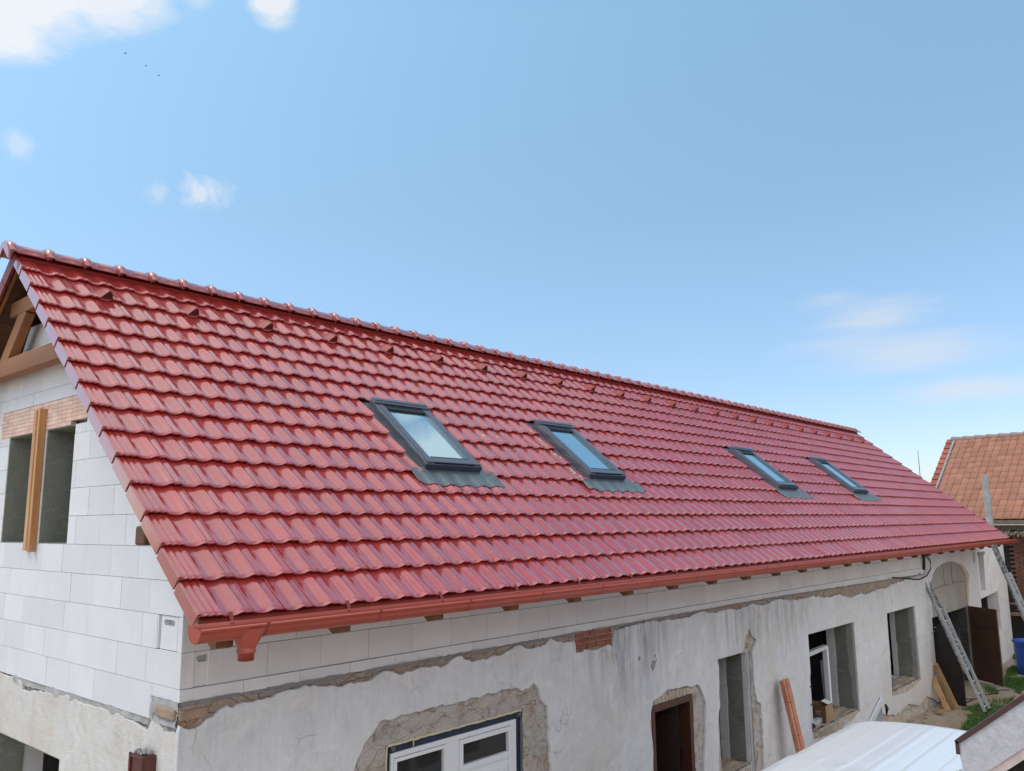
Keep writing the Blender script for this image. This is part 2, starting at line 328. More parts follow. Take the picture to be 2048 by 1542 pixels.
# ------------------------------------------------------------------ mesh helpers
class MB:
    def __init__(s): s.v = []; s.f = []; s.m = []; s.sm = []
    def quad(s, a, b, c, d, mi=0): s.poly([a, b, c, d], mi)
    def poly(s, pts, mi=0, smooth=False):
        n = len(s.v); s.v += [tuple(p) for p in pts]; s.f.append(tuple(range(n, n + len(pts)))); s.m.append(mi); s.sm.append(smooth)
    def hexa(s, p, mi=0):     # p: 8 points, bottom ring 0-3, top ring 4-7
        n = len(s.v); s.v += [tuple(q) for q in p]
        for f in ((3, 2, 1, 0), (4, 5, 6, 7), (0, 1, 5, 4), (1, 2, 6, 5), (2, 3, 7, 6), (3, 0, 4, 7)):
            s.f.append(tuple(n + i for i in f)); s.m.append(mi); s.sm.append(False)
    def box(s, x0, x1, y0, y1, z0, z1, mi=0):
        s.hexa([(x0, y0, z0), (x1, y0, z0), (x1, y1, z0), (x0, y1, z0), (x0, y0, z1), (x1, y0, z1), (x1, y1, z1), (x0, y1, z1)], mi)
    def beam(s, a, b, w, h, up=(0, 0, 1), mi=0):
        a = Vector(a); b = Vector(b); d = (b - a).normalized(); up = Vector(up)
        r = d.cross(up).normalized() * (w / 2); u = r.cross(d).normalized() * (h / 2)
        s.hexa([a - r - u, a + r - u, b + r - u, b - r - u, a - r + u, a + r + u, b + r + u, b - r + u], mi)
    def tube(s, pts, r, n=10, mi=0, caps=True):
        pts = [Vector(p) for p in pts]; rings = []
        base = len(s.v)
        for i, p in enumerate(pts):
            d = (pts[min(i + 1, len(pts) - 1)] - pts[max(i - 1, 0)]).normalized()
            a = Vector((0, 0, 1)) if abs(d.z) < .9 else Vector((1, 0, 0))
            e = d.cross(a).normalized(); g = d.cross(e).normalized()
            rr = r[i] if isinstance(r, (list, tuple)) else r
            for k in range(n):
                t = 2 * pi * k / n; s.v.append(tuple(p + e * cos(t) * rr + g * sin(t) * rr))
        for i in range(len(pts) - 1):
            for k in range(n):
                a = base + i * n + k; b = base + i * n + (k + 1) % n
                s.f.append((a, b, b + n, a + n)); s.m.append(mi); s.sm.append(True)
        if caps:
            s.f.append(tuple(base + k for k in range(n))); s.m.append(mi); s.sm.append(False)
            s.f.append(tuple(base + (len(pts) - 1) * n + k for k in range(n))[::-1]); s.m.append(mi); s.sm.append(False)
    def lathe(s, prof, c, n=28, mi=0):
        base = len(s.v)
        for r, z in prof:
            for k in range(n):
                t = 2 * pi * k / n; s.v.append((c[0] + r * cos(t), c[1] + r * sin(t), c[2] + z))
        for i in range(len(prof) - 1):
            for k in range(n):
                a = base + i * n + k; b = base + i * n + (k + 1) % n
                s.f.append((a, b, b + n, a + n)); s.m.append(mi); s.sm.append(True)
    def grid(s, P, mi=0, smooth=True, keep=None):   # P[i][j]
        base = len(s.v); ni = len(P); nj = len(P[0])
        for row in P: s.v += [tuple(p) for p in row]
        for i in range(ni - 1):
            for j in range(nj - 1):
                if keep and not keep(i, j): continue
                a = base + i * nj + j
                s.f.append((a, a + 1, a + nj + 1, a + nj)); s.m.append(mi); s.sm.append(smooth)
    def build(s, name, mats, parent=None, bevel=0, recalc=True, merge=False):
        me = bpy.data.meshes.new(name); me.from_pydata(s.v, [], s.f)
        if not isinstance(mats, (list, tuple)): mats = [mats]
        for m in mats: me.materials.append(m)
        me.polygons.foreach_set('material_index', s.m); me.polygons.foreach_set('use_smooth', s.sm)
        if recalc or merge:
            bm = bmesh.new(); bm.from_mesh(me)
            if merge: bmesh.ops.remove_doubles(bm, verts=bm.verts, dist=1e-5)
            if recalc: bmesh.ops.recalc_face_normals(bm, faces=bm.faces)
            bm.to_mesh(me); bm.free()
        me.update()
        o = bpy.data.objects.new(name, me); C.objects.link(o)
        if parent: o.parent = parent; o.matrix_parent_inverse = Matrix.Translation(-Vector(parent_world(parent)))
        if bevel:
            b = o.modifiers.new('bevel', 'BEVEL'); b.width = bevel; b.segments = 2; b.limit_method = 'ANGLE'; b.angle_limit = radians(40)
        return o
def parent_world(p):
    v = Vector(p.location)
    return v
def tag(o, label, cat, group=None, kind=None):
    if label: o['label'] = label
    if cat: o['category'] = cat
    if group: o['group'] = group
    if kind: o['kind'] = kind
    return o
def thing(name, loc, label, cat, group=None):
    o = bpy.data.objects.new(name, None); C.objects.link(o); o.location = loc; o.empty_display_size = .3
    return tag(o, label, cat, group)

def curve_slab(name, outer, holes, thick, remap, mats, parent=None, bevel=0, matfn=None):
    cu = bpy.data.curves.new(name, 'CURVE'); cu.dimensions = '2D'; cu.fill_mode = 'BOTH'; cu.extrude = thick / 2 - bevel; cu.bevel_depth = bevel; cu.bevel_resolution = 0; cu.offset = -bevel
    for pts in [outer] + holes:
        sp = cu.splines.new('POLY'); sp.points.add(len(pts) - 1)
        for i, p in enumerate(pts): sp.points[i].co = (p[0], p[1], 0, 1)
        sp.use_cyclic_u = True
    o = bpy.data.objects.new('tmp', cu); C.objects.link(o)
    bpy.context.view_layer.update()
    dg = bpy.context.evaluated_depsgraph_get()
    me = bpy.data.meshes.new_from_object(o.evaluated_get(dg))
    bpy.data.objects.remove(o); bpy.data.curves.remove(cu)
    me.name = name
    for v in me.vertices: v.co = remap(v.co.x, v.co.y, v.co.z)
    bm = bmesh.new(); bm.from_mesh(me); bmesh.ops.remove_doubles(bm, verts=bm.verts, dist=1e-5); bmesh.ops.recalc_face_normals(bm, faces=bm.faces); bm.to_mesh(me); bm.free()
    me.materials.clear()
    if not isinstance(mats, (list, tuple)): mats = [mats]
    for m in mats: me.materials.append(m)
    for p in me.polygons:
        p.use_smooth = False
        p.material_index = matfn(p) if matfn else 0
    o = bpy.data.objects.new(name, me); C.objects.link(o)
    if parent: o.parent = parent; o.matrix_parent_inverse = Matrix.Translation(-parent_world(parent))
    return o
def rag(pts, step=.05, amp=.012, closed=True, straight=()):
    out = []; n = len(pts)
    for i in range(n if closed else n - 1):
        a = Vector((*pts[i], 0)); b = Vector((*pts[(i + 1) % n], 0)); L = (b - a).length
        k = 1 if i in straight else max(1, int(L / step)); nrm = Vector((-(b - a).y, (b - a).x, 0)).normalized() if L > 0 else Vector()
        for j in range(k):
            p = a.lerp(b, j / k)
            if k > 1:
                q = noise.noise(p * 9.0) * amp * 1.6 + noise.noise(p * 31.0) * amp
                p = p + nrm * (q if j else q * .5)
            out.append((p.x, p.y))
    return out

# ------------------------------------------------------------------ roof frame
PIT = 0.6905; YE = -.838; ZE = 4.0973; SR = .345; XL = -.331; XR = 23.832; TW = .2341; XJ = -.1812
YR = 3.165
def RP(x, s, h=0.0): return (x, YE + s * cos(PIT) - h * sin(PIT), ZE + s * sin(PIT) + h * cos(PIT))
def RB(x, s, h=0.0):   # back slope (mirror about the ridge)
    p = RP(x, s, h); return (p[0], 2 * YR - p[1], p[2])
def rhexa(mb, xa, xb, sa, sb, ha, hb, mi=0, F=RP):
    mb.hexa([F(xa, sa, ha), F(xb, sa, ha), F(xb, sb, ha), F(xa, sb, ha), F(xa, sa, hb), F(xb, sa, hb), F(xb, sb, hb), F(xa, sb, hb)], mi)
SMAX = (YR - YE) / cos(PIT)
def under(y, off=.10):       # z of roof underside above y
    yy = y if y < YR else 2 * YR - y
    return ZE + (yy - YE) * math.tan(PIT) - off / cos(PIT)

house = thing('house', (0, 0, .42), 'long house under renovation with glossy red tiled roof, white block gable and peeling whitewashed wall', 'house')

# ------------------------------------------------------------------ tiles
UP = [0, .025, .06, .12, .20, .30, .40, .50, .58, .66, .72, .78, .80, .82, .96, 1.0]
UH = [-.008, -.007, -.010, -.017, -.023, -.0255, -.0265, -.022, -.009, .000, .001, -.002, -.0055, -.0065, -.004, -.006]
VU = [0, .06, .14, .22, .32, .42, .5, .6, .7, .8, .9, 1.0]
VH = [0, .004, -.004, -.004, .004, -.003, -.008, -.001, -.001, -.008, -.006, -.004]
def prof(u, P=UP, H=UH):
    for i in range(len(P) - 1):
        if u <= P[i + 1] + 1e-9:
            t = (u - P[i]) / (P[i + 1] - P[i]); return H[i] + t * (H[i + 1] - H[i])
    return H[-1]
RISE = .041
def tile(mb, k, xa, xb, ua=0.0, ub=1.0, P=UP, H=UH, s1=None, s0=None):
    """one tile of row k covering xa..xb for profile parameter ua..ub"""
    us = [ua] + [u for u in P if ua + .004 < u < ub - .004] + [ub]
    g = .0018
    dh = random.uniform(-.0025, .0025); ds = random.uniform(-.004, .004); tw = random.uniform(-.0028, .0028)
    sb = k * SR + ds if s0 is None else s0
    st = (k + 1) * SR + .03 if s1 is None else s1
    def hh(u, t):
        p = prof(u, P, H); fl = 1 - .35 * max(0, (t - .35) / .65)
        return p * fl - RISE * t + dh + tw * (u - .5) * 2
    rows = []
    ts = (0.0, .12, .5, .8, 1.0)
    lip = []; low = []; back = []
    for t in ts:
        s = sb + (st - sb) * t; r = []
        for u in us:
            x = xa + (xb - xa) * (u - ua) / (ub - ua) if ub > ua else xa
            x = min(max(x, xa + g), xb - g)
            r.append(RP(x, s + (.004 if t == 0 else 0), hh(u, t)))
        rows.append(r)
    for u in us:
        x = min(max(xa + (xb - xa) * (u - ua) / (ub - ua), xa + g), xb - g)
        lip.append(RP(x, sb - .002, hh(u, 0) - .004)); low.append(RP(x, sb + .022, hh(u, 0) - .037)); back.append(RP(x, sb + .07, hh(u, 0) - .040))
    mb.grid([back, low, lip] + rows)
    # side edges
    for j in (0, len(us) - 1):
        col = [r[j] for r in rows]
        dn = [(p[0], p[1] + .020 * sin(PIT), p[2] - .020 * cos(PIT)) for p in col]
        mb.grid([col, dn] if j == 0 else [dn, col], smooth=False)

SKY = [(2.85, 3.69, 2.78, 3.76), (5.76, 6.58, 5.70, 6.72), (11.66, 12.50, 11.60, 12.68), (15.61, 16.46, 15.55, 16.70)]
SK_S0, SK_S1 = 1.77, 3.02
mb = MB(); NC = 102
VENTC = list(range(2, 100, 4))
for k in range(15):
    last = k == 14
    tile(mb, k, XL + .004, XJ, 0, 1, VU, VH, SMAX - .02 if last else None)
    for c in range(NC):
        xa = XJ + c * TW; xb = xa + TW
        s1 = SMAX - .02 if last else None
        spans = [(0.0, 1.0)]
        if 5 <= k <= 8:
            for (_, _, oa, ob) in SKY:
                ns = []
                for a, b in spans:
                    A = (oa - xa) / TW; B = (ob - xa) / TW
                    if B <= a or A >= b: ns.append((a, b)); continue
                    if A > a: ns.append((a, min(A, b)))
                    if B < b: ns.append((max(B, a), b))
                spans = ns
        for a, b in spans:
            if b - a < .03: continue
            tile(mb, k, xa + a * TW, xa + b * TW, a, b, s1=s1)
    tile(mb, k, XJ + NC * TW, XR, 0, .95, VU, VH, SMAX - .02 if last else None)
roof = mb.build('roof', mt_tile, house, recalc=False)
roof['label'] = 'glossy wine-red interlocking roof tiles'

# deck, boards, back slope
mb = MB()
rhexa(mb, XL + .03, 2.70, .06, SMAX - .02, -.085, -.070); 
spx = [2.70, 3.80, 5.60, 6.80, 11.5, 12.75, 15.45, 16.8, XR - .03]
for i in range(0, 8): rhexa(mb, spx[i] + .001, spx[i + 1], .06, SMAX - .02, -.085, -.070)
mb.build('roof_deck', mt_wdark, house)
mb = MB()
k = 0; s = .06
while s < SMAX - .05:
    rhexa(mb, XL + .04, XR - .04, s, min(s + .138, SMAX - .03), -.085, -.068, 0, RB); s += .142
mb.build('soffit_board', mt_wdark, house)
mb = MB(); rhexa(mb, XL, XR, 0, SMAX - .01, -.055, -.005, 0, RB)
mb.build('back_slope', mt_back, house)
mb = MB()
for k in range(15):     # skirt of the back slope's verge
    rhexa(mb, XL - .016, XL + .012, k * SR + .006, (k + 1) * SR - .006, -.14, .0, 0, RB)
mb.build('back_verge', mt_back, house)

# verge tiles (skirts)
for k in range(15):
    mb = MB(); a = k * SR; b = (k + 1) * SR - .012
    if k == 14: b = SMAX - .03
    x0 = XL - .014; o = .006
    pts = [RP(x0 - o, a, -.100), RP(x0 + .014 - o, a, -.100), RP(x0 + .014, b, -.118), RP(x0, b, -.118), RP(x0 - o, a, .004), RP(x0 + .02 - o, a, .006), RP(x0 + .02, b, -.022), RP(x0, b, -.024)]
    mb.hexa(pts)
    # upstand at the lower end where the skirt laps the next tile
    rhexa(mb, x0 - o + .001, x0 + .022, a - .004, a + .010, -.02, .014)
    o_ = mb.build('verge_tile', mt_tile2, roof, bevel=.004)

# vent tiles
vg = None
for c in VENTC:
    xc = XJ + c * TW + .378 * TW + .0; s0 = 13 * SR
    if vg is None:
        mb = MB(); n = 8
        # hood surface tapering up the slope, triangular mouth with rounded apex
        sect = [(-.080, -.018), (-.056, .010), (-.032, .048), (-.012, .074), (.004, .079), (.018, .072), (.034, .046), (.052, .006), (.064, -.018)]
        rows = []
        for t, sc, dz in ((-.006, 1, 0), (.05, 1, 0), (.10, .84, -.006), (.15, .62, -.012), (.19, .36, -.018), (.22, .12, -.024)):
            rows.append([RP(xc + p[0] * (.6 + .4 * sc), s0 + t, -.02 + (p[1] + .018) * sc + dz) for p in sect])
        mb.grid(rows)
        face = [RP(xc + p[0] * .93, s0 + .004, -.02 + (p[1] + .016) * .95) for p in sect]
        mb.poly(face[::-1], 1)
        for r_, (row) in enumerate(((-.030, .010, 0), (-.030, .010, 1), (-.030, .010, 2), (-.030, .010, 3), (-.018, .030, 0), (-.018, .030, 1), (-.018, .030, 2), (-.004, .049, 0))):
            bx, bh, i = row
            cxx = xc + bx + i * .021 + .002; hh = -.004 + bh
            mb.poly([RP(cxx + cos(t * pi / 3) * .0078, s0 - .001, hh + sin(t * pi / 3) * .0078) for t in range(6)], 2)  # flat dark discs paint the shade inside the grille holes
        vg = mb.build('vent_hood', [M('semi_matt_vent_clay', (.30, .035, .026), .5, (.24, .028, .022)), M('vent_grille_red', (.16, .02, .018), .5), mt_hole], roof, recalc=False)
        vx0 = xc
    else:
        o = vg.copy(); C.objects.link(o); o.parent = roof; o.location.x = xc - vx0

# ridge caps
def cap_mesh():
    mb = MB()
    arc = [(-.148, -.112), (-.138, -.088), (-.122, -.056), (-.100, -.030), (-.060, -.008), (-.022, .0), (.022, .0), (.060, -.008), (.100, -.030), (.122, -.056), (.138, -.088), (.148, -.112)]
    def ring(x, sc, dz=0): return [(x, YR + p[0] * sc, 7.452 + p[1] * sc + dz) for p in arc]
    X0 = 0.0
    rows = [ring(-.026, 1.0, .002), ring(-.026, 1.05, .014), ring(-.006, 1.09, .020), ring(.022, 1.05, .015), ring(.034, .99, .002), ring(.040, .95, -.006), ring(.2, .92, -.010), ring(.365, .89, -.014)]
    mb.grid(rows)
    for r0 in (rows[0],):
        inn = [(p[0], YR + (p[1] - YR) * .86, p[2] - .022) for p in r0]; mb.grid([inn, r0], smooth=False)
    return mb
rc = None
ncap = 68
for i in range(ncap):
    x = -.3956 + i * .3583
    if rc is None:
        rc = cap_mesh().build('ridge_cap', mt_tile2, roof, recalc=False)
        rc.location.x = x
        for p in rc.data.polygons: p.use_smooth = True
        ss = rc.modifiers.new('th', 'SOLIDIFY'); ss.thickness = .012; ss.offset = -1
    else:
        o = rc.copy(); C.objects.link(o); o.parent = roof; o.location.x = x + random.uniform(-.003, .003); o.location.z = random.uniform(-.003, .003); o.rotation_euler = (0, 0, 0)
# ridge end plate
mb = MB()
pl = [(-.165, -.20), (-.16, -.11), (-.11, -.03), (-.05, .012), (.05, .012), (.11, -.03), (.16, -.11), (.165, -.20), (.0, -.05)]
for xx, rv in ((-.445, 1), (-.428, -1)):
    P = [(xx, YR + p[0], 7.46 + p[1]) for p in pl]; mb.poly(P[::rv])
n = len(pl)
for i in range(n):
    a = pl[i]; b = pl[(i + 1) % n]
    mb.quad((-.445, YR + a[0], 7.46 + a[1]), (-.445, YR + b[0], 7.46 + b[1]), (-.428, YR + b[0], 7.46 + b[1]), (-.428, YR + a[0], 7.46 + a[1]))
mb.build('ridge_end_plate', mt_tile2, roof)
# dark underlay strip seen in the gap below the caps
mb = MB(); rhexa(mb, XL + .02, XR - .02, SMAX - .115, SMAX - .012, -.05, -.006)
mb.build('ridge_roll', M('red_ridge_roll', (.30, .028, .022), .6), roof)

# ------------------------------------------------------------------ skylights
glass_m, gN, gL, gb = newmat('skylight_coated_glass')
gb.inputs['Base Color'].default_value = (.50, .70, .76, 1); gb.inputs['Metallic'].default_value = .92; gb.inputs['Roughness'].default_value = .015
mt_bar = M('skylight_front_bar', (.03, .04, .07), .4)
sk_lab = ['skylight nearest the gable end, reflecting a white cloud', 'second skylight from the gable, with dried mortar along its left tiles', 'third skylight from the gable, first of the far pair', 'farthest skylight, last before the far end of the roof']
for i, (fa, fb, oa, ob) in enumerate(SKY):
    w = fb - fa
    mb = MB()
    for a, b in ((fa, fa + .120), (fb - .112, fb)):
        rhexa(mb, a, b, SK_S0 + .02, SK_S1 - .02, -.06, .048)
    rhexa(mb, fa + .121, fb - .113, SK_S0 + .02, SK_S0 + .165, -.06, .030)
    rhexa(mb, fa + .121, fb - .113, SK_S1 - .155, SK_S1 - .02, -.06, .030)
    # raised inner lip of side covers and their clip joints
    for a, b in ((fa + .045, fa + .112), (fb - .105, fb - .040)):
        rhexa(mb, a, b, SK_S0 + .08, SK_S0 + .66, .0482, .056); rhexa(mb, a, b, SK_S0 + .664, SK_S1 - .15, .0482, .056)
    rhexa(mb, oa + .003, fa - .001, SK_S0 - .03, SK_S1 + .02, -.065, -.045); rhexa(mb, fb + .001, ob - .003, SK_S0 - .03, SK_S1 + .02, -.065, -.045)
    rhexa(mb, oa + .003, ob - .003, SK_S1 - .018, SK_S1 + .07, -.060, -.050)
    fr = mb.build('skylight', mt_metal, house, bevel=.004); fr['label'] = sk_lab[i]
    mb = MB(); rhexa(mb, fa + .122, fb - .114, SK_S0 + .166, SK_S1 - .156, .016, .022); mb.build('glass', glass_m, fr)
    mb = MB(); rhexa(mb, fa - .004, fb + .004, SK_S1 - .105, SK_S1, .049, .068); rhexa(mb, fa + .02, fb - .02, SK_S1 - .070, SK_S1 - .03, .0682, .078)
    mb.build('top_cover', mt_metal, fr, bevel=.005)
    mb = MB(); rhexa(mb, fa + .121, fb - .113, SK_S1 - .185, SK_S1 - .106, .0302, .045); mb.build('painted_gap_shade', mt_metal_d, fr)  # solid dark strip painting the shade below the top cover
    mb = MB(); rhexa(mb, fa + .14, fb - .13, SK_S0 + .115, SK_S0 + .145, .0302, .050); mb.build('drain_slot', mt_metal_d, fr)
    mb = MB(); rhexa(mb, fa + .015, fb - .015, SK_S0 + .03, SK_S0 + .108, .0485, .064); mb.build('bottom_cover', mt_metal, fr, bevel=.004)
    mb = MB(); rhexa(mb, fa + .005, fb - .005, SK_S0 - .002, SK_S0 + .018, -.04, .046); mb.build('front_bar', mt_bar, fr, bevel=.003)
    # pleated apron dressed over the tiles below
    xa, xb = oa - .15, ob + .15; nx = 90; rows = []
    for si, (s, dh) in enumerate(((1.505, .004), (1.515, .008), (1.56, .007), (1.62, .010), (1.69, .016), (1.80, .014))):
        r = []
        for j in range(nx + 1):
            x = xa + (xb - xa) * j / nx
            c = (x - XJ) / TW; u = c - math.floor(c); tt = (s - 4 * SR) / (SR + .03)
            base = prof(u) * (1 - .35 * max(0, (tt - .35) / .65)) - RISE * tt
            k_ = max(0, min(1, (s - 1.62) / .12)) * .75
            h = base * (1 - k_) + (-.030) * k_ + dh + .003 * noise.noise(Vector((x * 9, s * 20, i)))
            ss = s + .012 * noise.noise(Vector((x * 3.1, i * 7.7, 0))) * (1 if si < 2 else .3) + (.05 * max(0, (oa - x) / .16) * (si < 2)) + (.03 * max(0, (x - ob) / .16) * (si < 2))
            r.append(RP(x, ss, h))
        rows.append(r)
    mb = MB(); mb.grid(rows)
    ap = mb.build('apron', mt_lead, fr, recalc=False); sm = ap.modifiers.new('th', 'SOLIDIFY'); sm.thickness = .004; sm.offset = 1

# dried mortar splashes on the tiles
mt_splash = M('dried_mortar', (.55, .48, .38), .95, (.45, .36, .26), 30, 1)
mb = MB()
spl = [(3.98, 2.78, .03), (4.42, 2.56, .04), (4.68, 2.5, .05), (4.8, 2.42, .04), (4.98, 2.5, .04), (5.15, 2.42, .05), (5.4, 2.32, .03), (4.3, 2.0, .02), (4.75, 2.16, .025), (3.83, 2.15, .03), (3.85, 1.9, .03), (3.9, 2.45, .02), (4.05, 1.42, .02), (4.25, 1.38, .05), (5.45, 2.75, .02), (12.75, 2.74, .03), (12.9, 2.62, .04), (9.0, 1.1, .02), (12.7, 2.9, .02)]
for i in range(26): spl.append((5.60 - random.random() * .10, 1.7 + random.random() * 1.15, .022))
for (x, s, r) in spl:
    for q in range(3):
        px = x + random.gauss(0, r * .7); ps = s + random.gauss(0, r * .9); rr = r * random.uniform(.25, .5); pts = []
        kk = int(ps / SR); tt = (ps - kk * SR) / (SR + .03)
        for t in range(9):
            X_ = px + rr * cos(t * 2 * pi / 9) * random.uniform(.5, 1.2); S_ = ps + rr * 1.5 * sin(t * 2 * pi / 9) * random.uniform(.5, 1.2)
            S_ = min(max(S_, kk * SR + .01), (kk + 1) * SR - .02)
            c = (X_ - XJ) / TW; u = c - math.floor(c); t2 = (S_ - kk * SR) / (SR + .03)
            pts.append(RP(X_, S_, prof(u) * (1 - .35 * max(0, (t2 - .35) / .65)) - RISE * t2 + .0035))
        c0 = Vector((0, 0, 0))
        for p in pts: c0 += Vector(p) / 9
        for t in range(9): mb.poly([tuple(c0), pts[t], pts[(t + 1) % 9]])
mb.build('mortar_splash', mt_splash, roof, recalc=False)

# ------------------------------------------------------------------ gutter
GY, GZ, GR = -.925, 4.015, .078
def gutter():
    mb = MB(); xs = [-.41 + i * (24.02 + .41) / 60 for i in range(61)]
    prof_g = [(-GR - .006, .010), (-GR - .010, -.002), (-GR, -.006)] + [(-GR * cos(t), -GR * sin(t)) for t in [i * pi / 10 for i in range(1, 10)]] + [(GR, 0), (GR, .03)]
    # rolled front bead
    rows = [[(x, GY + p[0], GZ + p[1]) for p in prof_g] for x in xs]
    mb.grid(rows)
    return mb
g = gutter().build('gutter', mt_gutter, house, recalc=False)
sm = g.modifiers.new('th', 'SOLIDIFY'); sm.thickness = .003; sm.offset = 0
mb = MB(); mb.tube([(-.412, GY - GR - .004, GZ + .006), (24.02, GY - GR - .004, GZ + .006)], .0095, 8); mb.build('gutter_bead', mt_gutter, g)
for xx in (-.412, 24.022):
    mb = MB(); P = [(GY - GR, GZ + .008)] + [(GY - GR * cos(t), GZ - GR * sin(t)) for t in [i * pi / 12 for i in range(0, 13)]] + [(GY + GR, GZ + .03)]
    mb.poly([(xx, p[0], p[1]) for p in P]); mb.poly([(xx + .006, p[0], p[1]) for p in P[::-1]])
    for i in range(len(P)):
        a = P[i]; b = P[(i + 1) % len(P)]; mb.quad((xx, *a), (xx, *b), (xx + .006, *b), (xx + .006, *a))
    mb.build('gutter_end_cap', mt_gutter, g)
# joints (seam rings), brackets
mb = None
for i in range(27):
    x = .05 + i * .94
    mb = MB()
    rows = [[(x + dx, GY - (GR + .004) * cos(t), GZ - (GR + .004) * sin(t)) for t in [j * pi / 12 for j in range(0, 13)]] for dx in (-.006, .006)]
    mb.grid(rows)
    mb.box(x - .012, x + .012, GY - GR - .014, GY - GR + .004, GZ - .004, GZ + .018)
    mb.build('gutter_bracket', mt_gutter_d, g, recalc=False)
    mb = MB(); mb.beam((x - .16, GY + GR - .004, GZ + .012), (x - .16, GY + GR + .03, GZ + .085), .028, .004); mb.build('gutter_strap', mt_gutter_d, g)
# eaves drip flashing behind the gutter
mb = MB(); mb.hexa([(XL + .02, YE + .02, ZE - .06), (XR, YE + .02, ZE - .06), (XR, YE + .03, ZE - .055), (XL + .02, YE + .03, ZE - .055), (XL + .02, YE + .02, ZE - .04), (XR, YE + .02, ZE - .04), (XR, YE + .09, ZE - .0), (XL + .02, YE + .09, ZE)])
mb.box(XL + .03, XR, YE + .062, YE + .066, ZE - .12, ZE - .045)
mb.build('drip_flashing', M('dark_red_flashing', (.22, .03, .022), .4), house)
# outlet
mb = MB()
def ell(cx_, z, rx, ry, n=20): return [(cx_ + rx * cos(2 * pi * i / n), GY - .004 + ry * sin(2 * pi * i / n), z) for i in range(n + 1)]
mb.grid([ell(-.035, GZ - .012, .125, GR + .004), ell(-.035, GZ - .03, .118, GR + .004), ell(-.05, GZ - .125, .064, .060), ell(-.052, GZ - .150, .055, .055), ell(-.052, GZ - .152, .060, .060), ell(-.052, GZ - .168, .060, .060), ell(-.052, GZ - .169, .053, .053), ell(-.052, GZ - .215, .051, .051), ell(-.052, GZ - .205, .046, .046)])
mb.build('gutter_outlet', mt_gutter, g, recalc=False)

# rafter tails, plates, beams
rf = None
for i in range(26):
    x = -.13 + i * .948
    if rf is None:
        mb = MB(); yo = -.80; w = .05
        z1 = lambda y, o: ZE + (y - YE) * math.tan(PIT) - o
        P = [(yo, z1(yo, .115)), (yo, z1(yo, .115) - .135), (yo + .06, z1(yo, .115) - .150), (1.2, z1(1.2, .115) - .23), (1.2, z1(1.2, .115))]
        mb.poly([(x - .06, *p) for p in P]); mb.poly([(x + .06, *p) for p in P[::-1]])
        for j in range(5):
            a = P[j]; b = P[(j + 1) % 5]; mb.quad((x - .06, *a), (x - .06, *b), (x + .06, *b), (x + .06, *a))
        rf = mb.build('rafter_tail', mt_tail, house, bevel=.004); rx0 = x
    else:
        o = rf.copy(); C.objects.link(o); o.parent = house; o.matrix_parent_inverse = rf.matrix_parent_inverse; o.location.x = x - rx0
mb = MB()
mb.hexa([(-.255, .145, 4.515), (1.2, .145, 4.515), (1.2, .30, 4.515), (-.255, .30, 4.515), (-.255, .145, 4.655), (1.2, .145, 4.655), (1.2, .30, 4.655), (-.255, .30, 4.655)])
mb.build('purlin', mt_wdark2, house, bevel=.018)
for z0, z1_, y0 in ((6.80, 6.955, 2.45), (6.185, 6.365, 1.75)):
    mb = MB(); yy0 = max(y0, YR - (7.27 - z1_) / math.tan(PIT)); yy1 = 2 * YR - yy0 + .04
    mb.box(-.20, -.075, yy0, yy1, z0, z1_)
    o = mb.build('collar_beam', mt_wood, house, bevel=.006)
    o['label'] = 'upper timber collar beam' if z0 > 6.5 else 'lower timber tie beam'
mb = MB()
mb2 = MB(); mb2.beam((-.15, 3.20, 6.84), (-.15, 3.74, 6.30), .17, .09, (1, 0, 0)); mb2.build('strut', mt_wood, house, bevel=.005)
for sg in (1, -1):
    mb2 = MB(); mb2.beam((.06, YR + sg * .30, 6.95), (.06, YR + sg * .70, 6.40), .10, .16, (1, 0, 0)); mb2.build('inner_strut', mt_wdark, house, bevel=.005)
mb = MB(); mb.box(-.10, -.06, YR + .20, YR + .25, 6.956, 7.15); mb.build('king_post', mt_board, house)
# fly rafter on the back slope
mb = MB(); rhexa(mb, -.30, -.265, .2, SMAX - .06, -.13, -.088, 0, RB); mb.build('fly_rafter', mt_wood, house, bevel=.004)
for i in range(3):
    mb = MB(); rhexa(mb, .05 + i * .95, .15 + i * .95, .2, SMAX - .06, -.24, -.088, 0, RB); mb.build('rafter', mt_wood, house)

# ------------------------------------------------------------------ block walls
def subtract(rects, cut):
    out = []
    for (a, b, c, d) in rects:
        ca, cb, cc, cd = cut
        if cb <= a or ca >= b or cd <= c or cc >= d: out.append((a, b, c, d)); continue
        if ca > a: out.append((a, ca, c, d)); a = ca
        if cb < b: out.append((cb, b, c, d)); b = cb
        if cc > c: out.append((a, b, c, cc))
        if cd < d: out.append((a, b, cd, d))
    return out
def clip(poly, a, b, c):        # keep a*x+b*y <= c
    out = []
    for i in range(len(poly)):
        p = poly[i]; q = poly[(i + 1) % len(poly)]; dp = a * p[0] + b * p[1] - c; dq = a * q[0] + b * q[1] - c
        if dp <= 0: out.append(p)
        if dp * dq < 0: t = dp / (dp - dq); out.append((p[0] + t * (q[0] - p[0]), p[1] + t * (q[1] - p[1])))
    return out
mb = MB(); T = math.tan(PIT); G = .0016
cutsG = [(2.19, 2.87, 4.5, 5.62), (3.21, 3.89, 4.5, 5.62), (1.94, 4.15, 5.59, 5.868), (.0, .41, 3.2, 3.5), (.05, .385, 3.752, 3.998)]
z = 3.25; row = 0
offs = [.43, .03, .13, .03, .26, .02, .28, .1, .33, .05, .3, .12, .4, .0]
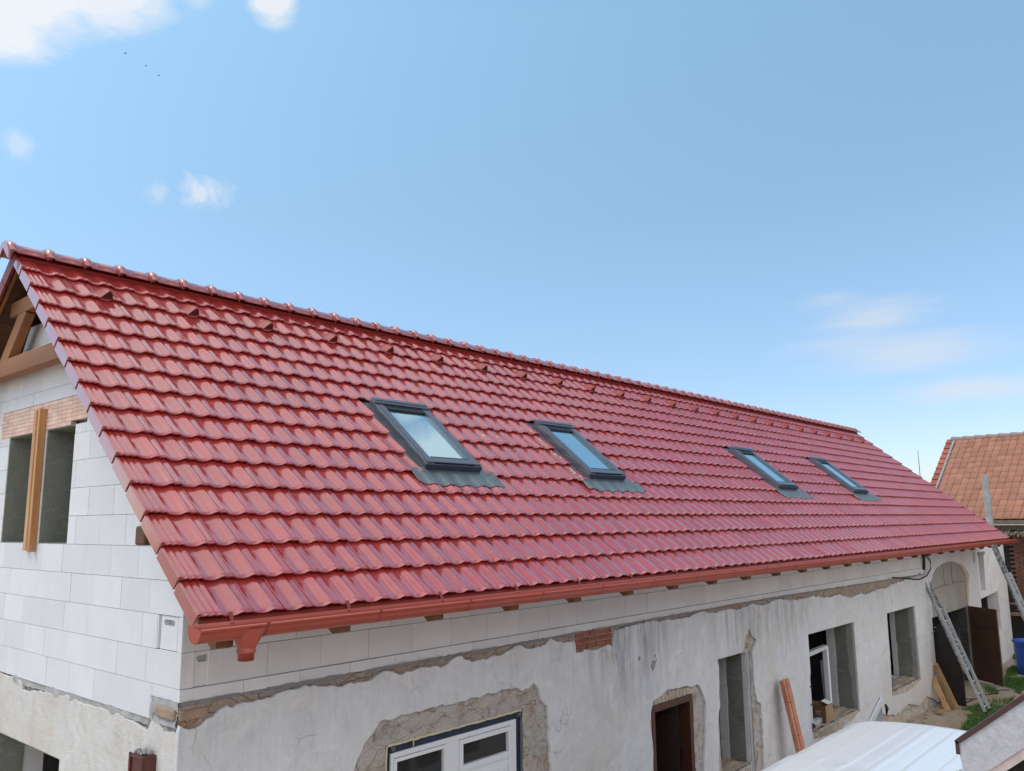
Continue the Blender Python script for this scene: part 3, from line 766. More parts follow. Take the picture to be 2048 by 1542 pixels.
while z < 6.73:
    z1 = min(z + .25, 6.73)
    y = -0.5 + offs[row % 14] - .0
    while y < 6.33:
        y0 = max(y, 0.0); y1 = min(y + .5, 6.33)
        if y1 - y0 > .02:
            rects = [(y0, y1, z, z1)]
            for c in cutsG: rects = subtract(rects, c)
            for (a, b, c, d) in rects:
                if b - a < .012 or d - c < .012: continue
                P = [(a + G * (a > 0), c + G), (b - G, c + G), (b - G, d - G), (a + G * (a > 0), d - G)]
                P = clip(P, -T, 1, ZE - YE * T - .165); P = clip(P, T, 1, ZE - YE * T - .165 + 2 * YR * T)
                if len(P) < 3: continue
                jx = -random.uniform(.0, .003)
                mb.poly([(jx, p[0], p[1]) for p in P][::-1]); mb.poly([(.1, p[0], p[1]) for p in P])
                for i in range(len(P)):
                    p = P[i]; q = P[(i + 1) % len(P)]; mb.quad((jx, *p), (jx, *q), (.1, *q), (.1, *p))
        y += .5
    z += .25; row += 1
# corner blocks of the gable face, lower thin course
mb.box(-.002, .1, .02, .408, 3.412, 3.498)
gb_ = mb.build('gable_block_wall', mt_block, house, recalc=True, merge=False, bevel=.003)
gb_['label'] = 'white aerated concrete blocks of the gable'
# blocks with a grip pocket
def grip_block(name, a0, a1, z0, z1, remap):
    h = z1 - z0; w = a1 - a0
    s0, s1 = a0 + w * .24, a0 + w * .76; zt = z1 - .030
    slot = [(s0, zt - .012), (s0 + .02, zt), (s1 - .02, zt), (s1, zt - .012), (s1 - .012, zt - .042), (s0 + .025, zt - .048)]
    o = curve_slab(name, [(a0 + .045, z0 + .003), (a1 - .045, z0 + .003), (a1 - .045, z1 - .003), (a0 + .045, z1 - .003)], [slot], .05, lambda u, v, w_: remap(u, .035 + w_, v), mt_block, house)
    mb = MB()
    for (p, q) in ((a0 + .002, a0 + .02), (a1 - .02, a1 - .002)): mb_box(mb, remap, p, q, .0, .06, z0 + .002, z1 - .002)
    for (p, q) in ((a0 + .0205, a0 + .0445), (a1 - .0445, a1 - .0205)): mb_box(mb, remap, p, q, .018, .06, z0 + .002, z1 - .002)
    mb_box(mb, remap, a0, a1, .062, .1, z0 + .002, z1 - .002)
    mb.build('grip_block', mt_block, house, bevel=.002)
def mb_box(mb, remap, u0, u1, w0, w1, v0, v1):
    mb.hexa([remap(*p) for p in ((u0, w0, v0), (u1, w0, v0), (u1, w1, v0), (u0, w1, v0), (u0, w0, v1), (u1, w0, v1), (u1, w1, v1), (u0, w1, v1))])
grip_block('grip_block', .05, .385, 3.752, 3.998, lambda u, w, v: (w - .001, u, v))
grip_block('grip_block', .04, .36, 3.50, 3.75, lambda u, w, v: (u, w - .001, v))
# long side blocks
mb = MB()
for (z0, z1, off) in ((3.50, 3.75, .205), (3.75, 4.0, .46), (4.0, 4.25, .2)):
    x = off - .5
    while x < 18.3:
        a = max(x, .105 if z0 < 4 else .105); b = min(x + .5, 18.3)
        if z0 == 3.50 and x + .5 < .5: a = .362; b = x + .5 if x + .5 > .40 else .40
        if x < .0 and z0 != 3.50: a = .0 + .104
        if b - a > .02:
            j = -random.uniform(0, .004); mb.box(a + G, b - G, j, .1, z0 + G, z1 - G)
        x += .5
x = .0; zb = 3.408
while x < 18.3:
    w = .5; b = min(x + w, 18.3); zz = 3.410 + .0022 * x if x < 9.5 else 3.43 - .008 * (x - 9.5)
    mb.box(x + (.105 if x == 0 else G), b - G, -.012 - random.uniform(0, .004), .1, zz, 3.5 - G)
    x = b
# corner column face pieces
lb = mb.build('long_wall_block_course', mt_block, house, bevel=.003)
mb = MB(); mb.box(-.006, .104, -.012, .02, 3.412, 3.498); mb.box(-.003, .0395, -.002, .05, 3.502, 3.748); mb.box(.004, .104, -.001, .05, 3.752, 3.998)
mb.box(-.002, .103, -.002, .02, 4.002, 4.24)
mb.build('corner_block', mt_block, house, bevel=.003)

# terracotta lintel in the gable: hatched brick strips
mb = MB(); y = 1.94
while y < 4.14:
    w = .118
    for r in range(7):
        z0 = 5.592 + r * .039
        if y < 2.2 and r < 1: continue
        mb.box(-.004 - random.uniform(0, .002), .05, y + .0025, min(y + w - .001, 4.15), z0, z0 + .036)
    y += w
mb.build('terracotta_lintel', mt_terra, house)

# gable cores
def gmap(x0): return lambda u, v, w: (x0 + w, u, v)
HG = [[(2.19, 4.5), (2.87, 4.5), (2.87, 5.59), (2.19, 5.59)], [(3.21, 4.5), (3.89, 4.5), (3.89, 5.59), (3.21, 5.59)]]
zt = 6.70; yl = YR - (7.40 - .25 - zt) / T
outer = [(.101, 3.42), (6.2, 3.42), (6.2, under(6.2, .2)), (2 * YR - yl, zt), (yl, zt), (.101, under(.101, .2))]
def revm(p): return 1 if abs(p.normal.x) < .5 else 0
curve_slab('gable_core', outer, HG, .38, gmap(.26 - .0), [mt_joint, mt_reveal], house, 0, revm)
# mortar reveal sleeves lining the gable windows out to the block face
mb = MB()
for (a, b) in ((2.19, 2.87), (3.21, 3.89)):
    mb.box(.003, .46, a - .001, a + .012, 4.502, 5.585); mb.box(.003, .46, b - .012, b + .001, 4.502, 5.585); mb.box(.003, .46, a + .013, b - .013, 4.49, 4.506); mb.box(.003, .46, a + .013, b - .013, 5.58, 5.5895)
mb.build('window_reveal', mt_reveal, house)

# lower gable wall (rendered)
HLG = [(1.99, .3), (1.99, 2.70), (4.95, 2.70), (4.95, .3)]
curve_slab('lower_gable_wall', [(.451, .2), (1.99, .2), (1.99, 2.705), (3.50, 2.705), (3.50, .2), (6.2, .2), (6.2, 3.248), (.451, 3.248)], [], .40, gmap(.232), [mt_block, mt_reveal, mt_mason], house, 0, lambda p: (0 if abs(p.normal.x) < .5 else 2))
mb = MB(); mb.box(.004, .24, 3.488, 3.501, .3, 2.69); mb.box(.034, .44, 1.985, 2.001, .3, 2.69); mb.box(.004, .44, 2.0, 3.487, 2.692, 2.708); mb.build('lower_reveal', mt_reveal, house)
rg = rag([(-.02, .2), (1.99, .2), (1.99, 2.70), (3.50, 2.70), (3.50, .2), (6.33, .2), (6.33, 3.235), (3.6, 3.238), (3.0, 3.225), (2.96, 3.15), (2.6, 3.18), (2.2, 3.20), (1.9, 3.225), (1.55, 3.20), (1.0, 3.215), (.75, 3.19), (.45, 3.16), (.40, 3.235), (.30, 3.25), (.18, 3.20), (.05, 3.215), (-.02, 3.20)], .05, .010, True, (0, 1, 2, 3, 4))
curve_slab('render_coat', rg, [], .03, gmap(.012), mt_render, house, .004)
def grid_zone(name, u0, u1, v0, v1, remap, amp, base, mat, keep=None, res=.022, parent=None, seed=0, ampf=9.0):
    nu = max(2, int((u1 - u0) / res)); nv = max(2, int((v1 - v0) / res)); rows = []
    for i in range(nu + 1):
        r = []
        for j in range(nv + 1):
            u = u0 + (u1 - u0) * i / nu; v = v0 + (v1 - v0) * j / nv
            p = Vector((u * ampf, v * ampf * 1.4, seed)); q = noise.fractal(p, 1.0, 2.2, 5)
            q2 = noise.cell(Vector((u * 4.2 + noise.noise(p) * .3, v * 11, seed)))
            w = base + amp * (q * .8 + q2 * .7)
            uu = u + .006 * noise.noise(p * 2.7); vv = v + .008 * noise.noise(p * 1.9 + Vector((9, 1, 1)))
            r.append(remap(uu, w, vv))
        rows.append(r)
    mb = MB(); kf = None
    if keep: kf = lambda i, j: keep(u0 + (u1 - u0) * (i + .5) / nu, v0 + (v1 - v0) * (j + .5) / nv)
    mb.grid(rows, 0, True, kf)
    return mb.build(name, mat, parent or house, recalc=False)
# broken mortar bed between blocks and render on the gable + corner
grid_zone('mortar_bed', .0, 3.2, 3.195, 3.256, lambda u, w, v: (.004 - w, u, v), .016, .002, mt_mortar2, lambda u, v: v < 3.26, seed=2)
grid_zone('mortar_bed', .0, .42, 3.24, 3.415, lambda u, w, v: (-.002 - w, u, v), .020, .0, mt_mortar2, seed=4)
mb = MB()
for (a, b, z0, z1) in ((.02, .30, 3.285, 3.365),):
    mb.box(-.028, .05, a, b, z0, z1)
mb.box(.0, .22, -.026, .05, 3.285, 3.36)
mb.build('corner_brick', M('weathered_brick', (.42, .28, .20), .9, (.24, .18, .14), 8, 1, bs=40, bd=.012, fine=50), house, bevel=.014)

# ------------------------------------------------------------------ long wall, masonry core with openings
GZ0 = .30
def lmap(y0): return lambda u, v, w: (u, y0 + w, v)
ops = [(1.91, 3.74, None, 2.75), (6.20, 7.22, None, 2.37), (7.95, 8.87, None, 2.71), (11.17, 13.36, 1.14, 2.715), (15.33, 17.24, 1.14, 2.705), (18.55, 21.95, None, 2.32)]
base_o = [(.0, .2)]
for a, b, z0, z1 in ops:
    if z0 is None: base_o += [(a, .2), (a, z1), (b, z1), (b, .2)]
base_o += [(23.40, .2), (23.40, 3.405), (.0, 3.405)]
# merge consecutive openings sorted by x, windows are holes
holes = [[(a, z0), (b, z0), (b, z1), (a, z1)] for a, b, z0, z1 in ops if z0 is not None]
core = curve_slab('masonry_wall', base_o, holes, .45, lmap(.225), [mt_mason, mt_reveal, mt_block], house, 0, lambda p: 0 if abs(p.normal.y) > .5 else 1)
mb = MB(); mb.box(18.302, 23.4, .003, .45, 3.406, 3.9); mb.build('upper_masonry', mt_mason, house)
# white block lining strips on the right-hand reveals (inner part) with block joints
for (xj, z0, z1, ya, yb) in ((8.87, .42, 2.70, .33, .47), (8.87, .42, 2.70, .0, .07), (13.36, 1.15, 2.71, .345, .50), (17.24, 1.15, 2.70, .41, .52)):
    zz = z0; mb = MB()
    while zz < z1:
        ze = min(zz + .25, z1); mb.box(xj - .010 - random.uniform(0, .003), xj - .001, ya + .012 * noise.noise(Vector((zz * 5, xj, 0))), yb, zz + .002, ze - .002); zz += .25
    mb.build('reveal_block_lining', mt_block, house, bevel=.002)
# render smears (lighter / darker mortar) at outer edge of reveals
grid = [(13.36, 1.15, 2.71), (17.24, 1.15, 2.70)]
for xj, z0, z1 in grid:
    rows = []; nz = 60
    mb = MB()
    for i in range(nz + 1):
        zz = z0 + (z1 - z0) * i / nz; wv = .11 + .05 * noise.noise(Vector((zz * 3, xj, 1))) + .02 * noise.noise(Vector((zz * 14, xj, 1)))
        rows.append([(xj - .004, .0, zz), (xj - .006, wv * .5, zz), (xj - .003, wv, zz)])
    mb.grid(rows); mb.build('reveal_smear', M('light_mortar_smear', (.40, .40, .385), .95, (.30, .30, .28), 8, 1, bs=50, bd=.006), house, recalc=False)

# plaster coat
T0 = [(.0, 3.27), (.12, 3.225), (.26, 3.28), (.36, 3.345), (.54, 3.33), (.86, 3.37), (1.13, 3.38), (1.25, 3.34), (1.69, 3.325), (1.87, 3.385), (2.03, 3.335), (2.29, 3.36), (2.58, 3.33), (2.77, 3.39), (2.99, 3.32), (3.4, 3.34), (3.68, 3.40), (3.86, 3.34), (4.1, 3.35), (4.18, 3.405), (4.38, 3.345), (4.61, 3.33), (4.63, 3.20), (4.8, 3.22), (5.05, 3.18), (5.20, 3.22), (5.34, 3.19), (5.40, 3.38), (5.9, 3.385), (6.2, 3.39), (6.59, 3.39), (6.85, 3.37), (7.05, 3.365), (7.3, 3.395), (7.61, 3.40), (7.9, 3.36), (8.29, 3.38), (8.6, 3.345), (9.04, 3.39), (9.5, 3.34), (10.15, 3.39), (10.6, 3.33), (11.08, 3.325), (11.5, 3.34), (12.0, 3.27), (12.8, 3.26), (13.34, 3.17), (13.73, 3.22), (14.2, 3.18), (14.93, 3.23), (15.4, 3.22), (15.82, 3.27), (16.5, 3.30), (17.3, 3.33), (18.02, 3.34), (18.30, 3.36), (18.32, 3.88), (23.40, 3.88)]
TOP = rag(T0, .04, .016, False, (55, 56)) + [(23.40, 3.88)]
mid = [(23.40, .3), (22.03, .3), (22.03, 2.31), (22.33, 3.12), (22.15, 3.26), (21.68, 3.44), (20.82, 3.55), (20.2, 3.55), (19.65, 3.51), (19.2, 3.42), (18.95, 3.33), (18.72, 3.16), (18.63, 2.9), (18.60, 2.33), (18.52, 2.32), (18.52, .42),
       (18.2, .55), (17.6, .72), (17.0, .62), (16.2, .78), (15.4, .70), (14.5, .85), (13.6, .6), (12, .52), (9.2, .3)]
bot_door3 = [(9.08, .35), (9.20, 1.0), (9.24, 1.39), (9.22, 1.90), (9.10, 1.98), (9.05, 2.1), (9.02, 2.69), (9.10, 2.76), (9.19, 2.85), (9.05, 2.92), (8.97, 3.05), (8.90, 2.98), (8.81, 2.90), (8.76, 2.78), (8.68, 2.72), (7.94, 2.72), (7.94, 2.13), (7.85, 1.92), (7.83, 1.3), (7.88, .3)]
bot_d2 = [(7.36, .3), (7.40, 1.2), (7.41, 1.42), (7.45, 1.6), (7.50, 1.87), (7.54, 2.19), (7.44, 2.38), (7.34, 2.47), (7.18, 2.46), (7.04, 2.49), (6.8, 2.50), (6.53, 2.52), (6.40, 2.47), (6.22, 2.44), (6.14, 2.30), (6.12, 2.15), (6.16, 1.97), (6.18, .3)]
bot_d1 = [(4.13, .3), (4.15, 2.07), (4.13, 2.35), (4.11, 2.72), (4.0, 2.80), (3.97, 2.92), (3.90, 2.985), (3.80, 2.94), (3.70, 2.93), (3.61, 2.985), (3.47, 2.99), (2.92, 2.98), (2.33, 2.98), (1.81, 2.965), (1.70, 2.86), (1.62, 2.76), (1.54, 2.63), (1.45, 2.4), (1.45, .3)]
low = rag(mid, .07, .014, False, (0, 1, 13, 14)) + rag(bot_door3, .045, .014, False, (14,)) + rag(bot_d2, .05, .012, False) + rag(bot_d1, .045, .013, False) + [(-.012, .3)]
pts = [(-.012, 3.22)] + TOP[0:] + low
h4 = rag([(11.10, 1.05), (11.2, 1.02), (12.2, .95), (13.0, 1.02), (13.36, 1.10), (13.37, 2.72), (11.165, 2.72), (11.165, 2.1), (11.08, 1.9), (11.06, 1.3)], .05, .012, True, (4, 5, 6))
h5 = rag([(15.24, 1.08), (16.2, 1.0), (17.0, 1.05), (17.26, 1.12), (17.26, 2.71), (15.32, 2.71), (15.31, 1.9), (15.27, 1.4)], .05, .010, True, (3, 4))
def circ(x, z, r, n=10, sx=1): return [(x + r * sx * cos(2 * pi * i / n), z + r * sin(2 * pi * i / n)) for i in range(n)]
small = [circ(5.92, 2.98, .030, 10, .8), circ(6.28, 2.965, .022), rag([(6.17, 2.86), (6.22, 2.92), (6.27, 2.90), (6.33, 2.93), (6.27, 2.82), (6.20, 2.79)], .02, .006), circ(5.94, 2.64, .010, 8, .6), circ(15.7, 2.91, .035, 8, .7), circ(18.24, 1.93, .04, 8, .6)]
plaster = curve_slab('plaster_coat', pts, [h4, h5] + small, .042, lmap(-.017), mt_plaster, house, .006)

# rough masonry surfaces showing where the plaster is gone
Lm = lambda u, w, v: (u, -w, v)
grid_zone('exposed_masonry', .02, 18.3, 3.13, 3.40, Lm, .012, .006, mt_mason, lambda u, v: (v > 3.31 - .0 or u < .5 or 4.5 < u < 5.5 or u > 10), seed=1, res=.028)
mtop = lambda u: 3.42
grid_zone('mortar_bed', .0, 18.3, 3.384, 3.415, lambda u, w, v: (u, -.010 - w - (v - 3.36) * .2, v - (max(0, u - 9.5) * .008 - .02 if u > 9.5 else -.0022 * u) + .0), .016, .0, mt_mortar, seed=5, res=.024)
grid_zone('exposed_masonry', 1.30, 4.25, .35, 3.03, Lm, .010, .002, mt_mason, lambda u, v: not (1.90 < u < 3.75 and v < 2.76), seed=6, res=.03)
grid_zone('exposed_masonry', 6.0, 7.62, .35, 2.56, Lm, .010, .002, mt_mason, lambda u, v: not (6.19 < u < 7.23 and v < 2.38), seed=7, res=.03)
grid_zone('exposed_masonry', 7.75, 9.30, .35, 3.10, Lm, .010, .002, mt_mason, lambda u, v: not (7.94 < u < 8.97 and v < 2.72), seed=8, res=.03)
# brick patch under the blocks, bricks of the flat arch over the brown door
mb = MB()
for r in range(3):
    x = 4.64 - (.12 if r % 2 else 0)
    while x < 5.36:
        a = max(x, 4.645); b = min(x + .135 + random.uniform(0, .1), 5.36)
        if b - a > .03: mb.box(a, b - .016, -.016 - random.uniform(0, .010), .0, 3.225 + r * .066, 3.225 + r * .066 + .052)
        x = b if b > a else x + .2
mb.build('brick_patch', mt_brick, house, bevel=.006)
mt_pale = M('pale_brick', (.50, .43, .34), .9, (.40, .32, .24), 10, 1, bs=50, bd=.008, island=.15, fine=50)
mb = MB(); x = 6.25
while x < 7.15:
    w = random.uniform(.065, .11); mb.box(x, x + w - .012, -.022 - random.uniform(0, .006), .0, 2.385, 2.455 + random.uniform(0, .03)); x += w
mb.build('soldier_bricks', mt_pale, house, bevel=.008)
mb = MB()
for i in range(9):
    px = 8.80 + random.random() * .2; pz = 2.76 + random.random() * .22; mb.box(px, px + random.uniform(.05, .1), -.020 - random.random() * .008, 0, pz, pz + random.uniform(.03, .06))
mb.build('rubble_stone', mt_pale, house, bevel=.012)
# block column & casing strip at the right side of the third opening
mb = MB(); zz = .42
while zz < 2.69:
    ze = min(zz + .25, 2.69); mb.box(8.872, 8.93, -.012, .1, zz + .002, ze - .002); zz += .25
mb.build('jamb_block', mt_jamb, house, bevel=.003)
mb = MB(); mb.box(8.935, 9.0, -.006, .05, .42, 2.69); mb.build('jamb_mortar', mt_mortar, house)
mb = MB(); mb.box(7.953, 8.86, .002, .5, .3, 1.13); mb.build('parapet_infill', mt_mason, house)
# sandy sills
mt_sand = M('sandy_rubble', (.52, .42, .32), .95, (.40, .29, .21), 5, 1, bs=40, bd=.02, fine=40)
for (a, b, z) in ((11.18, 13.35, 1.142), (15.34, 17.23, 1.142), (7.96, 8.86, 1.135)):
    grid_zone('sill', a, b, .0, .44, lambda u, w, v, z=z: (u, v, z + w), .02, .012, mt_sand, seed=a, res=.04)
grid_zone('exposed_masonry', 11.0, 13.4, .93, 1.14, Lm, .012, .0, mt_sand, seed=11, res=.03)
grid_zone('exposed_masonry', 15.2, 17.3, .95, 1.14, Lm, .012, .0, mt_sand, seed=12, res=.03)
grid_zone('exposed_masonry', 9.3, 18.5, .35, .92, Lm, .02, .0, mt_sand, seed=13, res=.04)
# arch infill over the gateway
curve_slab('arch_infill', [(18.56, 2.325), (22.1, 2.325), (22.4, 3.13), (22.2, 3.3), (21.7, 3.5), (20.8, 3.60), (19.6, 3.56), (18.9, 3.38), (18.6, 3.1)], [], .02, lmap(.012 - .003), mt_oldplaster, house)
curve_slab('arch_rim', rag([(22.03, 2.33), (22.35, 3.12), (22.15, 3.27), (21.68, 3.45), (20.82, 3.56), (20.6, 3.54), (21.4, 3.44), (21.8, 3.3), (22.02, 3.12), (21.93, 2.33)], .06, .008), [], .03, lmap(-.012), mt_sand, house)
mb = MB()
for (a, b) in (((19.95, 3.50), (19.98, 2.98)), ((20.75, 3.5), (20.72, 2.98)), ((18.62, 2.96), (20.0, 3.0)), ((20.0, 2.99), (20.65, 2.97)), ((20.7, 3.02), (21.95, 2.97))):
    p = rag([a, b], .07, .02, False) + [b]
    for i in range(len(p) - 1): mb.beam((p[i][0], -.0035, p[i][1]), (p[i + 1][0], -.0035, p[i + 1][1]), .004, .016, (0, 1, 0))
mb.build('crack', M('crack_dark', (.12, .11, .10), .95), house)
# dark wooden/steel posts of the doorway
mb = MB(); mb.box(23.0, 23.14, -.05, -.024, 3.42, 3.70); mb.build('junction_box', M('grey_box', (.40, .41, .42), .6), house, bevel=.006)

# annex wall at the far end (same house)
AX = 27.0
hs = rag([(23.62, 2.62), (24.15, 2.60), (24.30, 3.60), (23.60, 3.62)], .1, .008)
hw = [(23.45, 1.35), (25.62, 1.35), (25.62, 2.48), (24.6, 2.44), (23.45, 2.40)]
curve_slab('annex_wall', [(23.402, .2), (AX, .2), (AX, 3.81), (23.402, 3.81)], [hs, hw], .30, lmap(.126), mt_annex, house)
mb = MB(); mb.box(23.5, 24.4, .20, .274, 2.55, 3.65); mb.build('niche_back', M('grey_timber_post', (.17, .15, .14), .9, (.10, .09, .08), 9, 1, (1, 1, .1)), house)
mb = MB(); mb.box(23.55, 24.35, -.055, -.026, 3.60, 3.68); mb.build('niche_cap', mt_mortar, house, bevel=.01)
mb = MB(); mb.box(23.402, AX, .277, 3, 3.70, 3.80); mb.box(AX - .3, AX, .277, 3.0, .2, 3.699); mb.box(23.402, AX, 3.001, 3.3, .2, 3.80); mb.build('annex_shell', mt_plaster, house)

# rest of the shell: back wall, ends, ceilings, floors, partitions
mb = MB(); mb.box(.45, 23.4, 5.9, 6.33, .2, 4.4); mb.box(.0, .449, 6.201, 6.33, .2, 4.4); mb.build('back_wall', mt_plaster, house)
for (xa, xb, zz) in ((23.2, 23.45, 4.2), (18.1, 18.35, 3.55), (14.3, 14.45, 3.55), (9.6, 9.75, 3.55), (4.8, 4.95, 3.55)):
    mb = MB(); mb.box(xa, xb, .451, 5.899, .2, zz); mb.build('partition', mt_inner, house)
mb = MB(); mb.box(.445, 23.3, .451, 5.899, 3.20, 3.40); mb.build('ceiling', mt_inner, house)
for sgn in (0, 1):
    # far gable
    pass
outer = [(.0, 3.9), (6.33, 3.9), (6.33, under(6.33, .2)), (YR, 7.1), (.0, under(.0, .2))]
curve_slab('far_gable', outer, [], .2, gmap(23.5), mt_block, house)
# garage side wall of grey block
mb = MB(); 
for r in range(11):
    y = .46 + (.15 if r % 2 else 0)
    if y > .46: mb.box(21.93, 22.1, .455, y - .008, .42 + r * .17, .42 + r * .17 + .16)
    mb.box(21.925 - random.uniform(0, .008), 21.948, .03, .24, .42 + r * .17, .42 + r * .17 + .16); mb.box(21.925 - random.uniform(0, .008), 21.948, .248, .45, .42 + r * .17, .42 + r * .17 + .16)
    while y < 3.2: mb.box(21.93 - random.uniform(0, .01), 22.1, y, y + .292, .42 + r * .17, .42 + r * .17 + .16); y += .30
mb.build('garage_block_wall', M('dark_grey_block', (.085, .083, .08), .9, (.05, .048, .045), 6, 1, bs=40, bd=.006, island=.15), house, bevel=.006)  # very dark grey base colour

# white door set in the first opening: frame, panes, foam, dark tape
mt_pvc = M('white_pvc', (.78, .79, .81), .35, (.74, .75, .77), 4, .5)
mt_foam = M('expanding_foam', (.72, .66, .46), .8, (.62, .55, .36), 20, 1, bs=60, bd=.01)
mt_tape = M('blue_black_tape', (.012, .016, .04), .45, (.02, .028, .07), 8, 1)
mt_pane = newmat('dark_pane'); mt_pane[3].inputs['Base Color'].default_value = (.035, .033, .033, 1); mt_pane[3].inputs['Roughness'].default_value = .05; mt_pane[3].inputs['IOR'].default_value = 1.5; mt_pane = mt_pane[0]
fx0, fx1, fz1 = 1.985, 3.655, 2.665
mb = MB()
mb.box(fx0, fx0 + .035, .015, .09, .45, fz1); mb.box(fx1 - .075, fx1, .015, .09, .45, fz1); mb.box(fx0 + .0355, fx1 - .0755, .015, .09, fz1 - .045, fz1)
mb.box(2.665, 2.835, .020, .085, .45, fz1 - .0455)
door = mb.build('entrance_door', mt_pvc, house, bevel=.004); door['label'] = 'white plastic door with two dark top panes'
def leaf(x0, x1, m=.05):
    mb = MB(); zt_ = fz1 - .05
    mb.box(x0, x0 + m, .008, .075, .5, zt_); mb.box(x1 - m, x1, .008, .075, .5, zt_); mb.box(x0 + m + .0005, x1 - m - .0005, .008, .075, zt_ - m, zt_)
    mb.box(x0 + m + .0005, x1 - m - .0005, .008, .075, 2.32, 2.38)
    mb.box(x0 + m + .02, x1 - m - .02, .004, .06, .6, 2.26); mb.box(x0 + m + .0005, x1 - m - .0005, .02, .06, .5, 2.3195)
    l = mb.build('door_leaf', mt_pvc, door, bevel=.004)
    mb = MB(); mb.box(x0 + m + .001, x1 - m - .001, .045, .055, 2.381, zt_ - m - .001); mb.build('door_pane', mt_pane, door)
leaf(2.022, 2.662, .032); leaf(2.838, 3.577, .045)
mb = MB(); mb.box(1.915, fx0 - .002, .03, .10, .42, 2.745); mb.box(fx1 + .002, 3.735, .03, .10, .42, 2.745); mb.box(fx0 - .001, fx1 + .001, .028, .10, fz1 + .002, 2.745); mb.build('sealing_tape', mt_tape, door)
mb = MB(); pts_ = []; x = 1.93
for i in range(60):
    x = 1.93 + i * (1.78 / 59); pts_.append((x, -.002 + .008 * noise.noise(Vector((x * 9, 0, 0))), 2.742 + .008 * noise.noise(Vector((x * 17, 3, 0)))))
mb.tube(pts_, [.010 + .007 * abs(noise.noise(Vector((p[0] * 12, 8, 0)))) for p in pts_], 8)
mb.tube([(2.23, .0, 2.74), (2.235, -.002, 2.70), (2.232, 0, 2.675)], [.008, .006, .003], 6)
mb.tube([(1.925, .0, 2.74), (1.92, .004, 2.6), (1.925, .0, 2.3), (1.92, .0, 1.9)], .009, 6)
mb.build('foam_bead', mt_foam, door)
mt_roll = M('grey_tape_roll', (.10, .11, .14), .4)
for pp in ([(1.975, .012, 2.70), (2.02, .012, 2.712)], [(3.66, .012, 2.705), (3.72, .012, 2.70)]):
    mb = MB(); mb.tube(pp, .025, 12); mb.build('tape_roll', mt_roll, door)

# brown door frame and open leaf
mt_brownd = M('shaded_brown_wood', (.030, .011, .008), .45, (.02, .008, .006), 5, 1, (1, 1, .15))  # leaf wood darkened to paint in the shade of the interior
mt_brown = M('dark_red_brown_wood', (.085, .028, .018), .45, (.06, .018, .012), 5, 1, (1, 1, .15))
mb = MB(); mb.box(6.203, 6.275, -.012, .14, .42, 2.368); mb.box(7.135, 7.218, -.012, .14, .42, 2.368); mb.box(6.2755, 7.1345, -.012, .14, 2.285, 2.368)
d2 = mb.build('brown_door_frame', mt_brown, house, bevel=.005)
mb = MB(); 
def dl(a, b, th, z0, z1): mb.beam((a[0], a[1], (z0 + z1) / 2), (b[0], b[1], (z0 + z1) / 2), th, z1 - z0)
ha = Vector((7.12, .15, 0)); hd = Vector((-.28, .96, 0)).normalized() * .84
dl(ha, ha + hd, .04, .45, 2.27)
off = Vector((-.96, -.28, 0)).normalized() * .024
for (za, zb_) in ((.65, 1.3), (1.45, 2.1)):
    for (p, q) in ((.12, .40), (.46, .74)):
        a = ha + hd * (p / .84) + off; b = ha + hd * (q / .84) + off; dl(a, b, .012, za, zb_)
mb.build('brown_door_leaf', mt_brownd, d2, bevel=.006)

# gate leaves
mt_gate = M('rusty_brown_sheet_steel', (.175, .088, .055), .62, (.125, .065, .043), 3, 1, bs=30, bd=.002)
mt_gate2 = M('black_brown_gate', (.030, .024, .022), .6)
mb = MB()
def gate(mb, a, b, z0, z1, th=.03):
    a = Vector((*a, 0)); b = Vector((*b, 0)); m = (a + b) / 2; d = (b - a).normalized(); n = Vector((d.y, -d.x, 0)) 
    mb.beam((a.x, a.y, (z0 + z1) / 2), (b.x, b.y, (z0 + z1) / 2), th * .3, z1 - z0)
    for z in (z0 + .03, z0 + (z1 - z0) * .38, z0 + (z1 - z0) * .74, z1 - .03): mb.beam((a.x, a.y, z), (b.x, b.y, z), th, .035 if z in (z0 + .03, z1 - .03) else .012)
    for p in (a + d * .02, b - d * .02): mb.beam((p.x, p.y, z0), (p.x, p.y, z1), th, .04, (d.x, d.y, 0))
gate(mb, (22.05, .0), (21.42, -.80), .46, 2.33)
g1 = mb.build('steel_gate_leaf', mt_gate, None, bevel=.003)
tag(g1, 'brown sheet-steel gate leaf standing open at the far gateway, right of the ladder', 'gate')
mb = MB(); mb.beam((21.85, -.262, 1.40), (21.68, -.478, 1.38), .012, .02); mb.build('scratch_mark', M('bright_scratch', (.30, .33, .26), .5), g1)
mb = MB(); gate(mb, (18.60, .05), (18.50, -.60), .40, 2.18, .04)
for i in range(5): mb.beam((18.585 - .02 * i, -.03 - i * .12, .45), (18.585 - .02 * i, -.03 - i * .12, 2.12), .05, .012)
g2 = mb.build('dark_gate_leaf', mt_gate2, None)
tag(g2, 'nearly black gate leaf seen edge-on beside the leaning planks', 'gate')
mb = MB(); mb.beam((18.35, -.05, 2.02), (18.62, -.05, 2.03), .02, .02); mb.beam((18.5, -.08, 2.12), (18.75, -.08, 2.13), .03, .015); mb.build('latch', mt_steel, g2)

# ------------------------------------------------------------------ ground
gr = MB(); n = 60
gr.box(-400, 500, -400, 400, .0, .40)
o = gr.build('ground', mt_ground); tag(o, None, None, None, 'structure')
rows = [[(x * .5 - 2, y * .5 - 8, .415 + .012 * noise.noise(Vector((x * .4, y * .4, 0))) + .01 * noise.noise(Vector((x * 1.7, y * 1.7, 5)))) for y in range(0, 19)] for x in range(0, 76)]
mb = MB(); mb.grid(rows); o = mb.build('yard', mt_ground, recalc=False); tag(o, None, None, None, 'structure')

